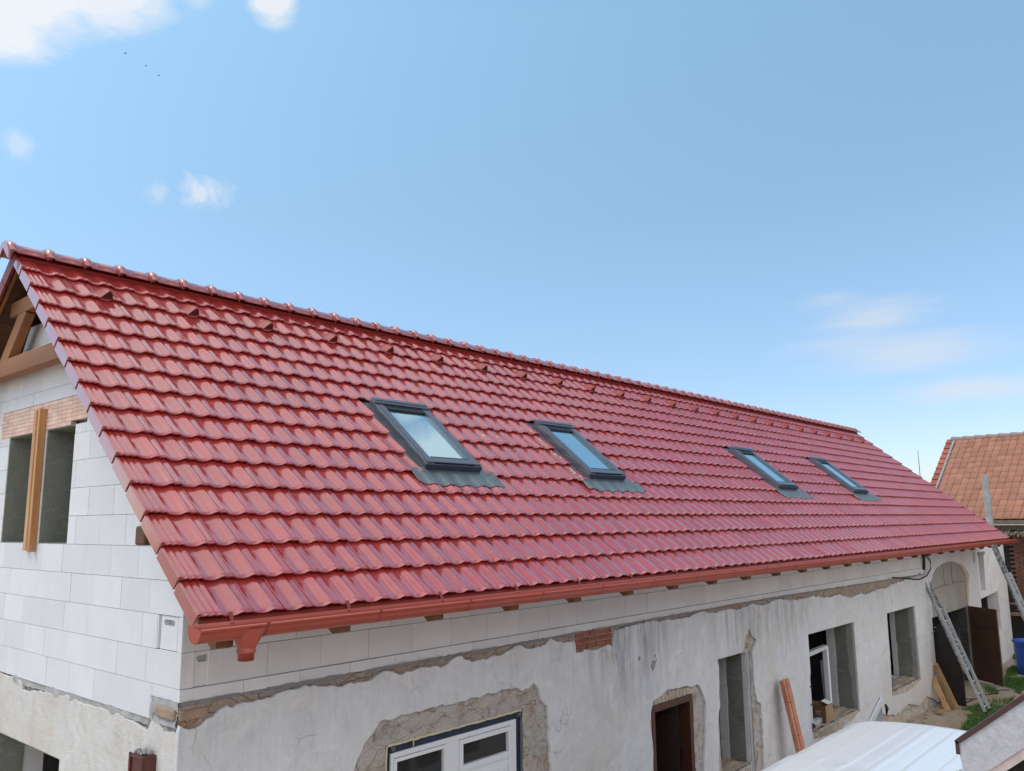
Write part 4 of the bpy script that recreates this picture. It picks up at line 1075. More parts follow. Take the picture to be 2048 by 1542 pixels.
# grass
mtg, gN, gL, gb = newmat('grass_blades'); gg = nd(gN, 'ShaderNodeNewGeometry')
gL.new(ramp(gN, gL, gg.outputs['Random Per Island'], [(0, (.035, .11, .015)), (.6, (.07, .19, .025)), (.9, (.12, .24, .04)), (1, (.30, .27, .10))]), gb.inputs['Base Color']); gb.inputs['Roughness'].default_value = .6
mb = MB(); cnt = 0
edge = [(14.5, -1.35), (16.2, -1.08), (17.2, -1.02), (18.0, -.62), (18.8, -.80), (19.6, -1.0), (20.3, -.75), (21.0, -.50), (22.5, -.62), (24, -.45), (26, -.3), (27.5, .2)]
def ye_(x):
    for i in range(len(edge) - 1):
        if x <= edge[i + 1][0]: t = (x - edge[i][0]) / (edge[i + 1][0] - edge[i][0]); return edge[i][1] + t * (edge[i + 1][1] - edge[i][1])
    return 0
while cnt < 26000:
    x = random.uniform(14.6, 27.4); y = ye_(x) - abs(random.gauss(0, .9)) + .05
    dens = noise.noise(Vector((x * 1.1, y * 1.6, 2)))
    if y < -3.6 or dens < -.22 or (19.0 < x < 20.4 and y > -1.25 and random.random() < .8): continue
    h = random.uniform(.05, .13) * (1.25 if dens > .2 else .8); a = random.random() * pi; w = .006
    lx = random.gauss(0, .035); ly = random.gauss(0, .035); z0 = .405
    c_, s_ = cos(a) * w, sin(a) * w
    mb.poly([(x - c_, y - s_, z0), (x + c_, y + s_, z0), (x + lx * .5 + c_ * .6, y + ly * .5 + s_ * .6, z0 + h * .6), (x + lx, y + ly, z0 + h), (x + lx * .5 - c_ * .6, y + ly * .5 - s_ * .6, z0 + h * .6)])
    cnt += 1
o = mb.build('grass', mtg, recalc=False); tag(o, 'green grass patches along the edge of the yard', 'grass', None, 'stuff')
# dry straw / debris
mb = MB()
for i in range(900):
    x = random.uniform(15.5, 21.5); y = ye_(x) + random.gauss(.1, .25)
    a = random.random() * pi; l = random.uniform(.02, .07); mb.beam((x - cos(a) * l, y - sin(a) * l, .424), (x + cos(a) * l, y + sin(a) * l, .43), .006, .004)
o = mb.build('straw_litter', M('dry_straw', (.58, .44, .22), .9, (.45, .32, .16), 9, 1)); tag(o, 'dry straw and chips scattered between grass and concrete', 'litter', None, 'stuff')

# ------------------------------------------------------------------ ladders
def ladder(foot, top, width, name, label, ext=.45):
    f = Vector(foot); t = Vector(top); root = thing(name, foot, label, 'ladder', 'aluminium ladders leaning against the house')
    d = (t - f).normalized(); L = (t - f).length; wx = Vector((1, 0, 0)); nrm = d.cross(wx).normalized()
    if nrm.y > 0: nrm = -nrm
    for sec, (a, b, off, col) in enumerate(((0, L * .80, 0.0, mt_steel), (L * .30, L, .045, mt_ladold))):
        hw = width / 2 - (.028 if sec else 0)
        for sg in (-1, 1):
            mb = MB(); p = f + d * a + wx * sg * hw - nrm * off; q = f + d * b + wx * sg * hw - nrm * off
            mb.beam(p, q, .024, .065, nrm); mb.build('rail', col, root, bevel=.003)
        s = a + .15; i = 0
        while s < b - .05:
            mb = MB(); p = f + d * s - nrm * off
            mb.tube([p - wx * (hw + .014), p + wx * (hw + .014)], .014, 8)
            mb.build('rung', col, root)
            s += .27
    for sg in (-1, 1):
        mb = MB(); p = f + wx * sg * width / 2; mb.beam(p, p + d * .06, .034, .075, nrm); mb.build('foot', mt_black, root)
mt_ladold = M('paint_spattered_aluminium', (.55, .56, .57), .45, (.06, .06, .065), 14, .9, metallic=.4)
ladder((18.12, -1.12, .42), (18.42, -.055, 3.18), .40, 'ladder', 'aluminium extension ladder with spattered upper half leaning at the left side of the gateway')
ladder((20.95, -2.10, .42), (20.95, -1.02, 4.0), .40, 'ladder', 'farther aluminium ladder leaning on the gutter at the far end of the roof')

# ------------------------------------------------------------------ planks at the gateway
def plank(a, b, w, h, up, label, mat=mt_plank, name='plank', grp='planks leaning at the gateway corner'):
    mb = MB(); mb.beam(a, b, w, h, up); o = mb.build(name, mat, bevel=.003); tag(o, label, 'plank', grp); return o
plank((18.10, -.50, .43), (18.36, -.06, 1.33), .10, .03, (1, 0, 0), 'tallest light board leaning on the wall corner beside the black gate leaf', mt_board)
plank((17.95, -.47, .43), (18.25, -.055, 1.30), .10, .025, (1, 0, 0), 'darker board just behind the tallest leaning board')
plank((17.75, -.40, .43), (18.10, -.06, 1.05), .12, .025, (1, 0, 0), 'shorter pale board leaning against the plastered wall end', mt_board)
plank((17.25, -.36, .45), (17.72, -.28, .45), .14, .04, (0, 0, 1), 'short board lying flat on the concrete in front of the leaning planks')
plank((17.9, -.25, .46), (18.6, -.30, .46), .10, .03, (0, 0, 1), 'reddish board lying flat behind the feet of the leaning planks', mt_board2)
mb = MB(); mb.tube([(18.5, -.35, .43), (18.9, -.5, .43), (19.3, -.55, .43)], .012, 6); o = mb.build('steel_rod', mt_black); tag(o, 'short dark rod lying on the concrete right of the planks', 'rod')
mb = MB(); pts_ = [(19.0 + .75 * t / 20 * 2.4 + .06 * sin(t * .9), -.35 - .5 * t / 20 + .10 * sin(t * .7), .435) for t in range(24)]
mb.tube(pts_, .012, 6); o = mb.build('black_cable', mt_black); tag(o, 'thin black cable curling over the concrete behind the ladder foot', 'cable')

# ------------------------------------------------------------------ boards on the gable window
mb = MB(); mb.box(-.050, -.006, 3.045, 3.115, 4.43, 5.80); 
o = mb.build('board', mt_board, bevel=.003); tag(o, 'left of two upright boards fixed between the two gable window openings', 'board', 'boards between the gable windows')
mb = MB(); mb.box(-.070, -.006, 2.90, 2.950, 4.42, 5.80)
o = mb.build('board', mt_board2, bevel=.003); tag(o, 'right of the two upright boards between the gable windows, set edge-on', 'board', 'boards between the gable windows')

# ------------------------------------------------------------------ meter box
mb = MB(); x0, x1, y0, y1, z0, z1 = -.10, -.004, .275, .475, 2.60, 3.02
mb.box(x0, x1, y0, y1, z0, z1); mb.box(x0 - .014, x0 - .001, y0 - .006, y0 + .018, z0, z1 + .004); mb.box(x0 - .014, x0 - .001, y1 - .018, y1 + .006, z0, z1 + .01); mb.box(x0 - .014, x0 - .001, y0 + .019, y1 - .019, z1 - .018, z1 - .002)
mt_rust = M('rusty_dark_red_paint', (.13, .028, .022), .5, (.08, .03, .022), 14, 1, bs=50, bd=.002)
box_ = mb.build('meter_box', mt_rust, bevel=.003); tag(box_, 'rusty dark red metal box on the cream gable wall near the house corner', 'metal box')
mb = MB(); 
for (dy, dz, s_) in ((.0, .0, .022), (.012, .03, .014), (-.01, -.03, .016), (.004, -.06, .012), (-.008, .052, .012)):
    yy = (y0 + y1) / 2 + dy - .02; zz_ = 2.86 + dz; mb.poly([(x0 - .0025, yy + s_ * .7 * cos(t) * random.uniform(.5, 1.1), zz_ + s_ * sin(t) * random.uniform(.5, 1.1)) for t in [i * pi / 5 for i in range(10)]])
mb.build('flaked_paint', M('flaked_pink_paint', (.55, .27, .20), .8), box_, recalc=False)
mb = MB()
for i in range(16):
    p = Vector((random.uniform(-.09, -.03), random.uniform(.29, .46), 3.022 + random.random() * .02)); r = random.uniform(.010, .022)
    mb.lathe([(0.001, -r), (r * .8, -r * .5), (r, 0), (r * .7, r * .6), (.001, r)], p, 7)
o = mb.build('mortar_crumbs', mt_joint, recalc=False); tag(o, 'crumbs of broken mortar heaped on top of the rusty metal box', 'rubble')

# ------------------------------------------------------------------ tile lintel leaning
mt_lint = M('orange_ceramic_lintel', (.52, .20, .12), .8, (.58, .30, .20), 4, 1, bs=40, bd=.003, island=.08)
a = Vector((9.98, -.42, .42)); b = Vector((9.80, -.165, 2.20))
root = None
mb = MB(); d = (b - a).normalized(); L = (b - a).length; wx = Vector((1, 0, 0)); nrm = wx.cross(d).normalized()
s = 0
while s < L - .02:
    e = min(s + .245, L); p = a + d * (s + .002); q = a + d * (e - .002)
    for (o1, hgt) in ((-.075, .0), (.0, .012), (.075, .0)):
        mb.beam(p + wx * o1 + nrm * hgt * .5, q + wx * o1 + nrm * hgt * .5, .072, .070 + hgt, nrm)
    s = e
o = mb.build('ceramic_lintel', mt_lint, bevel=.006); tag(o, 'orange ceramic lintel beam leaning against the wall left of the big window opening', 'lintel')

# ------------------------------------------------------------------ things in the window opening
wf = thing('window_frame', (11.5, .2, 1.15), 'white plastic window frame leaning inside the wide opening behind the cardboard box', 'window frame')
mt_pvcg = M('pvc_grey_side', (.60, .63, .66), .4, (.5, .53, .56), 6, 1)
A = Vector((11.48, .16, 1.16)); Bt = Vector((11.66, .24, 2.30)); wv = Vector((.82, -.04, .05))
dn = (Bt - A)
for (p, q, w_, h_) in ((A, Bt, .07, .09), (A + wv, Bt + wv, .07, .09)):
    mb = MB(); mb.beam(p, q, w_, h_, (0, 1, 0)); mb.beam(p + Vector((.05, .0, 0)), q + Vector((.05, 0, 0)), .02, .06, (0, 1, 0)); mb.build('stile', mt_pvc, wf, bevel=.004)
for (p, q) in ((Bt, Bt + wv), (A + dn * .02, A + wv + dn * .02)):
    mb = MB(); mb.beam(p, q, .09, .07, (0, 0, 1)); mb.build('rail', mt_pvcg, wf, bevel=.004)
mb = MB(); mb.beam(A + wv * 1.12 + Vector((0, .08, 0)), Bt + wv * 1.05 + Vector((0, .08, -.25)), .05, .08, (0, 1, 0)); mb.build('sash_stile', mt_pvcg, wf, bevel=.003)
for t in (.30, .55, .85):
    mb = MB(); p = A + dn * t; mb.beam(p + Vector((-.04, -.046, 0)), p + Vector((.04, -.046, .01)), .012, .02); mb.build('packing_strap', mt_black, wf)
mt_card = M('brown_cardboard', (.20, .095, .045), .8, (.17, .08, .038), 5, .7)
mt_cardl = M('pale_cardboard', (.42, .27, .15), .8, (.37, .23, .12), 5, .7)
cb = thing('cardboard_box', (12.0, .1, 1.16), 'open brown cardboard box on the sill of the wide window opening', 'box')
bx0, bx1, by0, by1, bz0, bz1 = 11.86, 12.18, .02, .38, 1.165, 1.44
mb = MB(); t_ = .006
mb.box(bx0, bx1, by0, by0 + t_, bz0, bz1, 1); mb.box(bx0, bx1, by1 - t_, by1, bz0, bz1, 0); mb.box(bx0, bx0 + t_, by0 + t_, by1 - t_, bz0, bz1, 0); mb.box(bx1 - t_, bx1, by0 + t_, by1 - t_, bz0, bz1, 1); mb.box(bx0 + t_, bx1 - t_, by0 + t_, by1 - t_, bz0, bz0 + t_)
bd_ = mb.build('box_body', [mt_card, mt_cardl], cb)
cb.rotation_euler = (0, 0, radians(0))
mb = MB(); mb.beam((bx1, (by0 + by1) / 2, bz1), (bx1 + .10, (by0 + by1) / 2, bz1 - .05), .33, .005, (0, 0, 1)); mb.build('flap', mt_cardl, cb)
mb = MB(); mb.beam(((bx0 + bx1) / 2 + .1, by0 + .02, bz1 + .0), ((bx0 + bx1) / 2 + .1, by0 + .14, bz1 + .05), .2, .005, (0, 0, 1)); mb.build('flap', mt_pvc, cb)
mb = MB(); z = 1.33       # printed handling marks on the side that faces the gable
for dy in (0, .05):
    yq = by0 + .10 + dy; xq = bx0 - .0015
    mb.poly([(xq, yq, z), (xq, yq + .04, z), (xq, yq + .02, z + .03)]); mb.poly([(xq, yq + .013, z - .03), (xq, yq + .027, z - .03), (xq, yq + .027, z), (xq, yq + .013, z)])
mb.poly([(bx0 - .0015, by0 + .10, z - .045), (bx0 - .0015, by0 + .19, z - .045), (bx0 - .0015, by0 + .19, z - .038), (bx0 - .0015, by0 + .10, z - .038)])
mb.build('printed_mark', M('white_print', (.55, .5, .45), .8), cb, recalc=False)
# dark bottle-like tub next to the box and bucket on the far sill
bk = thing('bucket', (16.1, .22, 1.165), 'small pale plastic bucket on the sill of the far window opening', 'bucket')
mb = MB(); mb.lathe([(.001, 0), (.09, 0), (.115, .16), (.122, .16), (.122, .172), (.108, .172), (.085, .02), (.001, .02)], (16.1, .22, 1.165), 20); mb.build('pail', M('white_plastic', (.6, .6, .66), .45), bk, recalc=False)
mb = MB(); mb.tube([(16.1 + .12 * cos(t), .22 + .02 * sin(t), 1.325 - .05 * sin(t)) for t in [i * pi / 8 for i in range(9)]], .004, 6); mb.build('handle', mt_steel, bk)
# pair of shoes on the low ledge
def shoe(x, y, z, rot, label):
    mb = MB(); rows = []
    for t, w, h in ((0, .02, .05), (.03, .036, .075), (.09, .040, .085), (.15, .038, .065), (.21, .045, .045), (.26, .038, .035), (.285, .015, .02)):
        rows.append([(t, w * cos(a), .012 + h * max(0, sin(a))) for a in [i * pi / 8 for i in range(9)]])
    mb.grid(rows, 0); mb.box(-.004, .285, -.040, .040, .0, .018, 1)
    o = mb.build('shoe', [M('navy_fabric', (.02, .025, .06), .7), M('white_sole', (.7, .7, .72), .5)], None, recalc=False)
    o.location = (x, y, z); o.rotation_euler = (0, 0, rot); sb = o.modifiers.new('s', 'SUBSURF'); sb.levels = 1
    tag(o, label, 'shoe', 'pair of navy shoes on the sill'); return o
shoe(11.24, .05, 1.16, radians(12), 'navy shoe with white sole at the outer edge of the sill beside the box'); shoe(11.26, .17, 1.16, radians(-6), 'navy shoe with white sole set further in on the sill')

# cable on the facade
mb = MB(); mb.tube([(15.9, -.03, 3.40), (16.6, -.05, 3.36), (17.2, -.06, 3.30), (17.7, -.08, 3.27), (18.2, -.09, 3.32), (18.55, -.10, 3.47), (18.66, -.08, 3.62), (18.55, -.06, 3.73), (18.25, -.03, 3.80)], .014, 8)
mb.tube([(18.2, -.05, 3.85), (18.25, -.05, 3.70), (18.22, -.04, 3.45)], .03, 8)
o = mb.build('facade_cable', mt_black); tag(o, 'black electric cable looping on the wall under the eaves before the arch', 'cable')

# car body panel standing behind the van
mt_sil = M('pale_silver_paint', (.60, .64, .66), .3, (.55, .59, .61), 4, .6, spec=.6, coat=.5)
cp = thing('car_panel', (12.2, -.8, .42), 'pale silver car body panel standing on edge behind the white van roof', 'car panel')
mb = MB(); rows = []
for i in range(15):
    t = i / 14; x = 11.02 + t * .92; z = 1.28 + .48 * (t ** .88) * 1.0 - .06 * t
    rows.append([(x + dx, -.9 + dy, z + dz) for dx, dy, dz in ((0, .03, -.012), (0, 0, 0), (.012, -.012, -.006), (.020, -.014, -.03), (.10, -.016, -.085), (.115, -.002, -.095))])
mb.grid(rows); p_ = mb.build('rim', mt_sil, cp, recalc=False)
for q_ in p_.data.polygons: q_.use_smooth = False
if 1:
    pass; sm = p_.modifiers.new('t', 'SOLIDIFY'); sm.thickness = .01
mb = MB(); P = [(11.10, 1.18)] + [(11.02 + t * .92 + .1, 1.28 + .48 * (t ** .88) - .06 * t - .12) for t in [i / 10 for i in range(11)]] + [(12.12, 1.2), (12.05, .45), (11.15, .45)]
mb.poly([(p[0], -.86, p[1]) for p in P]); mb.poly([(p[0], -.83, p[1]) for p in P[::-1]])
for i in range(len(P)): a_, b_ = P[i], P[(i + 1) % len(P)]; mb.quad((a_[0], -.86, a_[1]), (b_[0], -.86, b_[1]), (b_[0], -.83, b_[1]), (a_[0], -.83, a_[1]))
mb.build('inner_skin', M('panel_grey', (.36, .38, .40), .4), cp)
mb = MB(); mb.tube([(12.04, -.93, 1.56), (12.07, -.94, 1.50), (12.05, -.93, 1.40)], [.02, .03, .012], 8); mb.build('hinge', mt_black, cp)

# ------------------------------------------------------------------ van
mt_van = M('white_van_paint', (.80, .82, .85), .28, (.77, .79, .82), 3, .6, spec=.5, coat=.6)
van = thing('white_van', (5.2, -3.18, .42), 'white van parked along the wall, only its long ribbed roof in view', 'van')
def van_body():
    mb = MB(); rows = []
    yc = -3.06; W = 1.02; zr = 2.385
    sect = []
    for k_ in range(14): u = k_ / 14; sect.append((-W - .03 * sin(pi * u), .62 + u * 1.40))
    ysm = [-W * (1 - .0015 * q * q) for q in range(0, 9)] + [-.90 + i_ * .012 for i_ in range(151)] + [W * (1 - .0015 * q * q) for q in range(8, -1, -1)]
    for yy in ysm: sect.append((yy, 2.02 + (zr - .05 - 2.02) * max(0, 1 - abs(yy / W) ** 16) ** .5 + .05 * (1 - (yy / W) ** 2)))
    for k_ in range(13, -1, -1): u = k_ / 14; sect.append((W + .03 * sin(pi * u), .62 + u * 1.40))
    n = len(sect) - 1
    def ribs(y):
        r = 0
        for c in (-.70, -.45, -.20, .05, .30, .55, .78): r += .0035 * math.exp(-((y - c) / .034) ** 4) - .0015 * math.exp(-((y - c - .052) / .010) ** 2)
        return r
    xs = [2.75, 2.80, 2.9] + [3.0 + .12 * i for i in range(32)] + [6.92, 6.98, 7.02, 7.05, 7.07, 7.08]
    for x in xs:
        r = []
        e0 = max(0, (2.95 - x) / .2); e1 = max(0, (x - 6.98) / .10)
        for (y, z) in sect:
            k = 1 - .03 * (e0 ** 2 + e1 ** 2.5)
            bow = .30 * (1 - abs(y / W) ** 2.6) * (max(0, (x - 5.2)) / 2.0)
            top = 1 if z > 2.25 else 0
            xx = x + (bow if z > 1.0 else bow * .4)
            zz = z + (ribs(y) * max(0, min(1, (x - 3.2) / .15, (6.86 - x) / .12)) if z > 2.28 else 0) - (.07 * e1 ** 2.2 + .10 * e0 ** 2) * (z - .6) / 1.7
            # shallow raised roof panel edge across the roof
            if z > 2.28 and x < 4.9 + .5 * (y / W): zz += .014
            r.append((xx, yc + y * k, zz))
        rows.append(r)
    mb.grid(rows)
    for rr in (rows[0], rows[-1]):
        c0 = (rr[0][0], yc, 1.2); 
        for i in range(n): mb.poly([c0, rr[i], rr[i + 1]])
    mb.quad(rows[0][0], rows[-1][0], rows[-1][-1], rows[0][-1])
    return mb
vb = van_body().build('body', mt_van, van, recalc=True, merge=True)
for p in vb.data.polygons: p.use_smooth = True
mt_vg = M('van_dark_glass', (.02, .025, .03), .08)
mb = MB(); mb.box(3.0, 4.1, -4.10, -4.088, 1.45, 2.0); mb.box(4.2, 5.3, -4.10, -4.088, 1.45, 2.0); mb.build('side_window', mt_vg, van)
mb = MB(); mb.box(3.0, 4.1, -2.032, -2.02, 1.45, 2.0); mb.box(4.2, 5.3, -2.032, -2.02, 1.45, 2.0); mb.build('side_window', mt_vg, van)
for x in (3.55, 6.45):
    for y in (-4.02, -2.34):
        mb = MB(); mb.tube([(x, y - .1, .73), (x, y + .1, .73)], .32, 28); wl = mb.build('wheel', mt_black, van)
        mb = MB(); mb.tube([(x, y - .105, .73), (x, y + .105, .73)], .19, 20); mb.build('rim', mt_steel, wl)
mb = MB(); mb.box(7.1, 7.5, -4.0, -2.35, .62, .85); mb.build('bumper', M('grey_bumper', (.1, .1, .1), .6), van, bevel=.03)
mb = MB(); mb.box(2.62, 2.8, -4.0, -2.35, .62, .85); mb.build('bumper', M('grey_bumper', (.1, .1, .1), .6), van, bevel=.03)
for y in (-4.0, -2.40):
    mb = MB(); mb.box(7.16, 7.26, y - .03, y + .03, 1.2, 1.7); mb.build('tail_light', M('red_lens', (.4, .01, .01), .2), van, bevel=.01)
# roof ditch crease strips
mb = MB()
mb.tube([(5.05, -2.66, 2.368), (5.22, -2.84, 2.374), (5.34, -3.02, 2.376)], [.004, .010, .004], 8)
mb.tube([(4.80, -2.75, 2.368), (5.0, -3.0, 2.372), (5.25, -3.3, 2.374), (5.5, -3.55, 2.366)], [.004, .012, .012, .004], 8)
mb.build('roof_moulding', mt_van, van)
# ------------------------------------------------------------------ neighbouring outbuilding, lower right corner
nb = thing('outbuilding', (1, -5, .42), 'corner of the neighbouring roof with pale rough bargeboard, brown edge strip and orange tiles', 'outbuilding')
P39 = math.atan(.21 / .26); cp_, sp_ = cos(P39), sin(P39)
def NP(x, s, h): return (x, -4.80 - s * cp_ + h * sp_, 3.715 + s * sp_ + h * cp_)     # s up the slope towards -y
def nhexa(mb, xa, xb, sa, sb, ha, hb, mi=0):
    mb.hexa([NP(xa, sa, ha), NP(xb, sa, ha), NP(xb, sb, ha), NP(xa, sb, ha), NP(xa, sa, hb), NP(xb, sa, hb), NP(xb, sb, hb), NP(xa, sb, hb)], mi)
mt_barge = M('pale_grey_rough_panel', (.52, .49, .50), .9, (.38, .36, .38), 26, 1, (1, 1, 1), 60, .004, fine=40)
mt_bargeb = M('pinkish_render_band', (.60, .47, .43), .9, (.5, .38, .34), 20, 1, bs=50, bd=.003)
mt_trim = M('dark_brown_metal_trim', (.075, .030, .028), .45, (.05, .022, .022), 9, 1)
mb = MB(); mb.hexa([(1.0, -4.825, 3.54), (1.04, -4.825, 3.54), NP(1.04, 3.2, -.151), NP(1.0, 3.2, -.151), (1.0, -4.805, 3.697), (1.04, -4.805, 3.697), NP(1.04, 3.2, -.018), NP(1.0, 3.2, -.018)])
mb.build('bargeboard', mt_barge, nb)
mb = MB(); nhexa(mb, 1.004, 1.036, -.02, 3.2, -.185, -.1515); mb.build('lower_band', mt_bargeb, nb)
mb = MB(); nhexa(mb, .992, 1.10, -.006, 3.2, -.016, .003); mb.box(.992, 1.0, -4.812, -4.797, 3.66, 3.715); mb.build('edge_strip', mt_trim, nb, bevel=.002)
mb = MB(); mb.tube([(.995, -4.815, 3.60), (.97, -4.80, 3.598)], .003, 6); mb.build('nail', mt_steel, nb)
mt_otile = M('orange_roof_tile', (.50, .15, .07), .75, (.40, .11, .055), 8, 1, bs=40, bd=.003, island=.16)
mb = MB()
for r in range(12):
    for c in range(32):
        x = 1.10 + c * .22; s = .02 + r * .27; hb = .045
        pts8 = []
        rows = []
        for t, hh in ((0, -.030), (1.08, -.058)):
            rows.append([NP(x + .22 * u, s + .27 * t, hh + .020 * sin(pi * u) ** 2 * 1.0) for u in (0, .2, .4, .5, .6, .8, .98)])
        lowr = [(p[0], p[1] - .0, p[2] - .03) for p in rows[0]]
        mb.grid([lowr] + rows)
mb.build('roof_tiles', mt_otile, nb, recalc=False)
mb = MB(); nhexa(mb, 1.05, 8.1, .02, 3.2, -.13, -.085); mb.build('deck', mt_wdark, nb)
mb = MB(); mb.hexa([(1.06, -4.94, .3), (1.12, -4.94, .3), (1.12, -9.2, .3), (1.06, -9.2, .3), (1.06, -4.94, 3.62), (1.12, -4.94, 3.62), (1.12, -7.2, 5.45), (1.06, -7.2, 5.45)]); mb.build('shaded_gable_wall', M('painted_wall_shade', (.03, .022, .018), .9), nb)  # near-black colour paints the shade on the wall under the bargeboard
mb = MB(); mb.hexa([(1.15, -5.05, .3), (8.0, -5.05, .3), (8.0, -9.2, .3), (1.15, -9.2, .3), (1.15, -5.05, 3.75), (8.0, -5.05, 3.75), (8.0, -9.2, 3.75), (1.15, -9.2, 3.75)]); mb.build('wall', mt_render, nb)
mb = MB(); 
for xx in (1.16, 7.9): mb.hexa([(xx, -5.06, 3.751), (xx + .1, -5.06, 3.751), (xx + .1, -9.1, 3.751), (xx, -9.1, 3.751), (xx, -5.2, 3.80), (xx + .1, -5.2, 3.80), (xx + .1, -7.3, 5.6), (xx, -7.3, 5.6)])
mb.build('gable', mt_render, nb)
mb = MB(); mb.hexa([(1.0, -7.28, 5.68), (8.1, -7.28, 5.68), (8.1, -9.6, 3.8), (1.0, -9.6, 3.8), (1.0, -7.28, 5.76), (8.1, -7.28, 5.76), (8.1, -9.6, 3.88), (1.0, -9.6, 3.88)]); mb.build('rear_slope', mt_otile, nb)

# ------------------------------------------------------------------ orange-tiled building beyond
TH = radians(-6); e = Vector((sin(TH), -cos(TH), 0)); gvec = Vector((cos(TH), sin(TH), 0)); OP = Vector((27.6, .31, 4.60)); op_ = radians(40)
ob_ = thing('barn', (27.6, .31, .42), 'old brick barn with weathered orange tiled roof beyond the far end of the red roof', 'barn')
def OPt(a, s, h):     # a along eave (towards -y), s up the slope
    return OP + e * a + gvec * (s * cos(op_) - h * sin(op_)) + Vector((0, 0, s * sin(op_) + h * cos(op_)))
mt_or = M('weathered_orange_tile', (.40, .17, .10), .8, (.25, .12, .085), 3, 1, bs=40, bd=.004, island=.22, fine=25)
A0 = -2.35; SL = 4.60
mb = MB(); nr_ = 15; rs = SL / nr_
for r in range(nr_):
    for c in range(64):
        a = A0 + .30 + c * .235; s = r * rs; rows = []; dh = random.uniform(-.006, .006); dsx = random.uniform(-.012, .012)
        for t, hh in ((0, .05), (1.06, .02)): rows.append([OPt(a + .235 * u, s + rs * t + (dsx if t == 0 else 0), hh + dh + .020 * (sin(pi * u) ** 2)) for u in (0.02, .25, .5, .75, .98)])
        lowr = [p - Vector((0, 0, .045)) for p in rows[0]]
        mb.grid([lowr] + rows)
mb.build('roof', mt_or, ob_, recalc=False)
mb = MB()
for r in range(nr_):     # verge tiles
    s = r * rs; mb.hexa([OPt(A0 - .02, s, .0), OPt(A0 + .22, s, .0), OPt(A0 + .22, s + rs, -.02), OPt(A0 - .02, s + rs, -.02), OPt(A0 - .02, s, .075), OPt(A0 + .22, s, .075), OPt(A0 + .22, s + rs * .98, .04), OPt(A0 - .02, s + rs * .98, .04)])
mb.build('verge_tiles', M('dark_verge_tile', (.38, .10, .06), .8, (.28, .08, .05), 6, 1, island=.2), ob_, bevel=.01)
mb = MB(); mb.hexa([OPt(A0 + .222, .4, .05), OPt(A0 + .298, .4, .05), OPt(A0 + .298, SL, .05), OPt(A0 + .222, SL, .05), OPt(A0 + .222, .4, .085), OPt(A0 + .298, .4, .085), OPt(A0 + .298, SL, .085), OPt(A0 + .222, SL, .085)]); mb.build('mortar_fillet', mt_joint, ob_)
mb = MB()
for c in range(38):
    a = A0 + .15 + c * .40; mb.tube([OPt(a, SL - .02, .02), OPt(a + .1, SL - .02, .03), OPt(a + .41, SL - .02, .0)], [.11, .10, .085], 12)
mb.build('ridge_tiles', M('grey_red_ridge', (.34, .20, .16), .85, (.30, .26, .24), 5, 1), ob_, recalc=False)
mb = MB(); mb.hexa([OPt(A0, 0, -.10), OPt(13, 0, -.10), OPt(13, SL, -.10), OPt(A0, SL, -.10), OPt(A0, 0, .0), OPt(13, 0, .0), OPt(13, SL, .0), OPt(A0, SL, .0)]); mb.build('deck', mt_wdark, ob_)
rt = OPt(0, SL, 0)
def OW(a, d, z): return OP + e * a + gvec * d + Vector((0, 0, z - OP.z))
mb = MB(); R2 = 2 * SL * cos(op_); mb.hexa([OPt(A0, SL, -.1), OPt(13, SL, -.1), OW(13, R2, 4.5), OW(A0, R2, 4.5), OPt(A0, SL, .0), OPt(13, SL, .0), OW(13, R2, 4.6), OW(A0, R2, 4.6)]); mb.build('rear_slope', mt_or, ob_)
# walls
mt_bw = M('dark_old_brick', (.20, .085, .055), .9, (.13, .06, .045), 5, 1, bs=30, bd=.006, island=.2, fine=25)
mb = MB()
mb.hexa([OW(A0 + .2, .45, .3), OW(12, .45, .3), OW(12, .8, .3), OW(A0 + .2, .8, .3), OW(A0 + .2, .45, 4.25), OW(12, .45, 4.25), OW(12, .8, 4.25), OW(A0 + .2, .8, 4.25)])
mb.hexa([OW(A0 + .2, .81, .3), OW(A0 + .5, .81, .3), OW(A0 + .5, R2 - .5, .3), OW(A0 + .2, R2 - .5, .3), OW(A0 + .2, .81, 4.25), OW(A0 + .5, .81, 4.25), OW(A0 + .5, R2 - .5, 4.25), OW(A0 + .2, R2 - .5, 4.25)])
mb.build('wall', M('near_black_wall', (.045, .036, .032), .95, (.03, .025, .024), 4, 1, bs=30, bd=.01), ob_)  # near-black base colour over the whole wall
mb = MB()
for r in range(40):
    for c in range(7):
        a = .42 + c * .26 - (.13 if r % 2 else 0); z0 = 1.5 + r * .068
        mb.hexa([OW(a, .30, z0), OW(a + .245, .30, z0), OW(a + .245, .449, z0), OW(a, .449, z0), OW(a, .30, z0 + .058), OW(a + .245, .30, z0 + .058), OW(a + .245, .449, z0 + .058), OW(a, .449, z0 + .058)])
mb.build('brick_pier', mt_bw, ob_)
mb = MB()
for r in range(30):
    for c in range(4):
        a = -1.25 + c * .26 - (.13 if r % 2 else 0); z0 = 1.8 + r * .075
        if (r + c) % 2: mb.hexa([OW(a, .40, z0), OW(a + .2, .40, z0), OW(a + .2, .449, z0), OW(a, .449, z0), OW(a, .40, z0 + .05), OW(a + .2, .40, z0 + .05), OW(a + .2, .449, z0 + .05), OW(a, .449, z0 + .05)])
mb.build('toothed_brick', M('near_black_brick', (.06, .05, .045), .95), ob_)  # near-black base colour on the protruding bricks
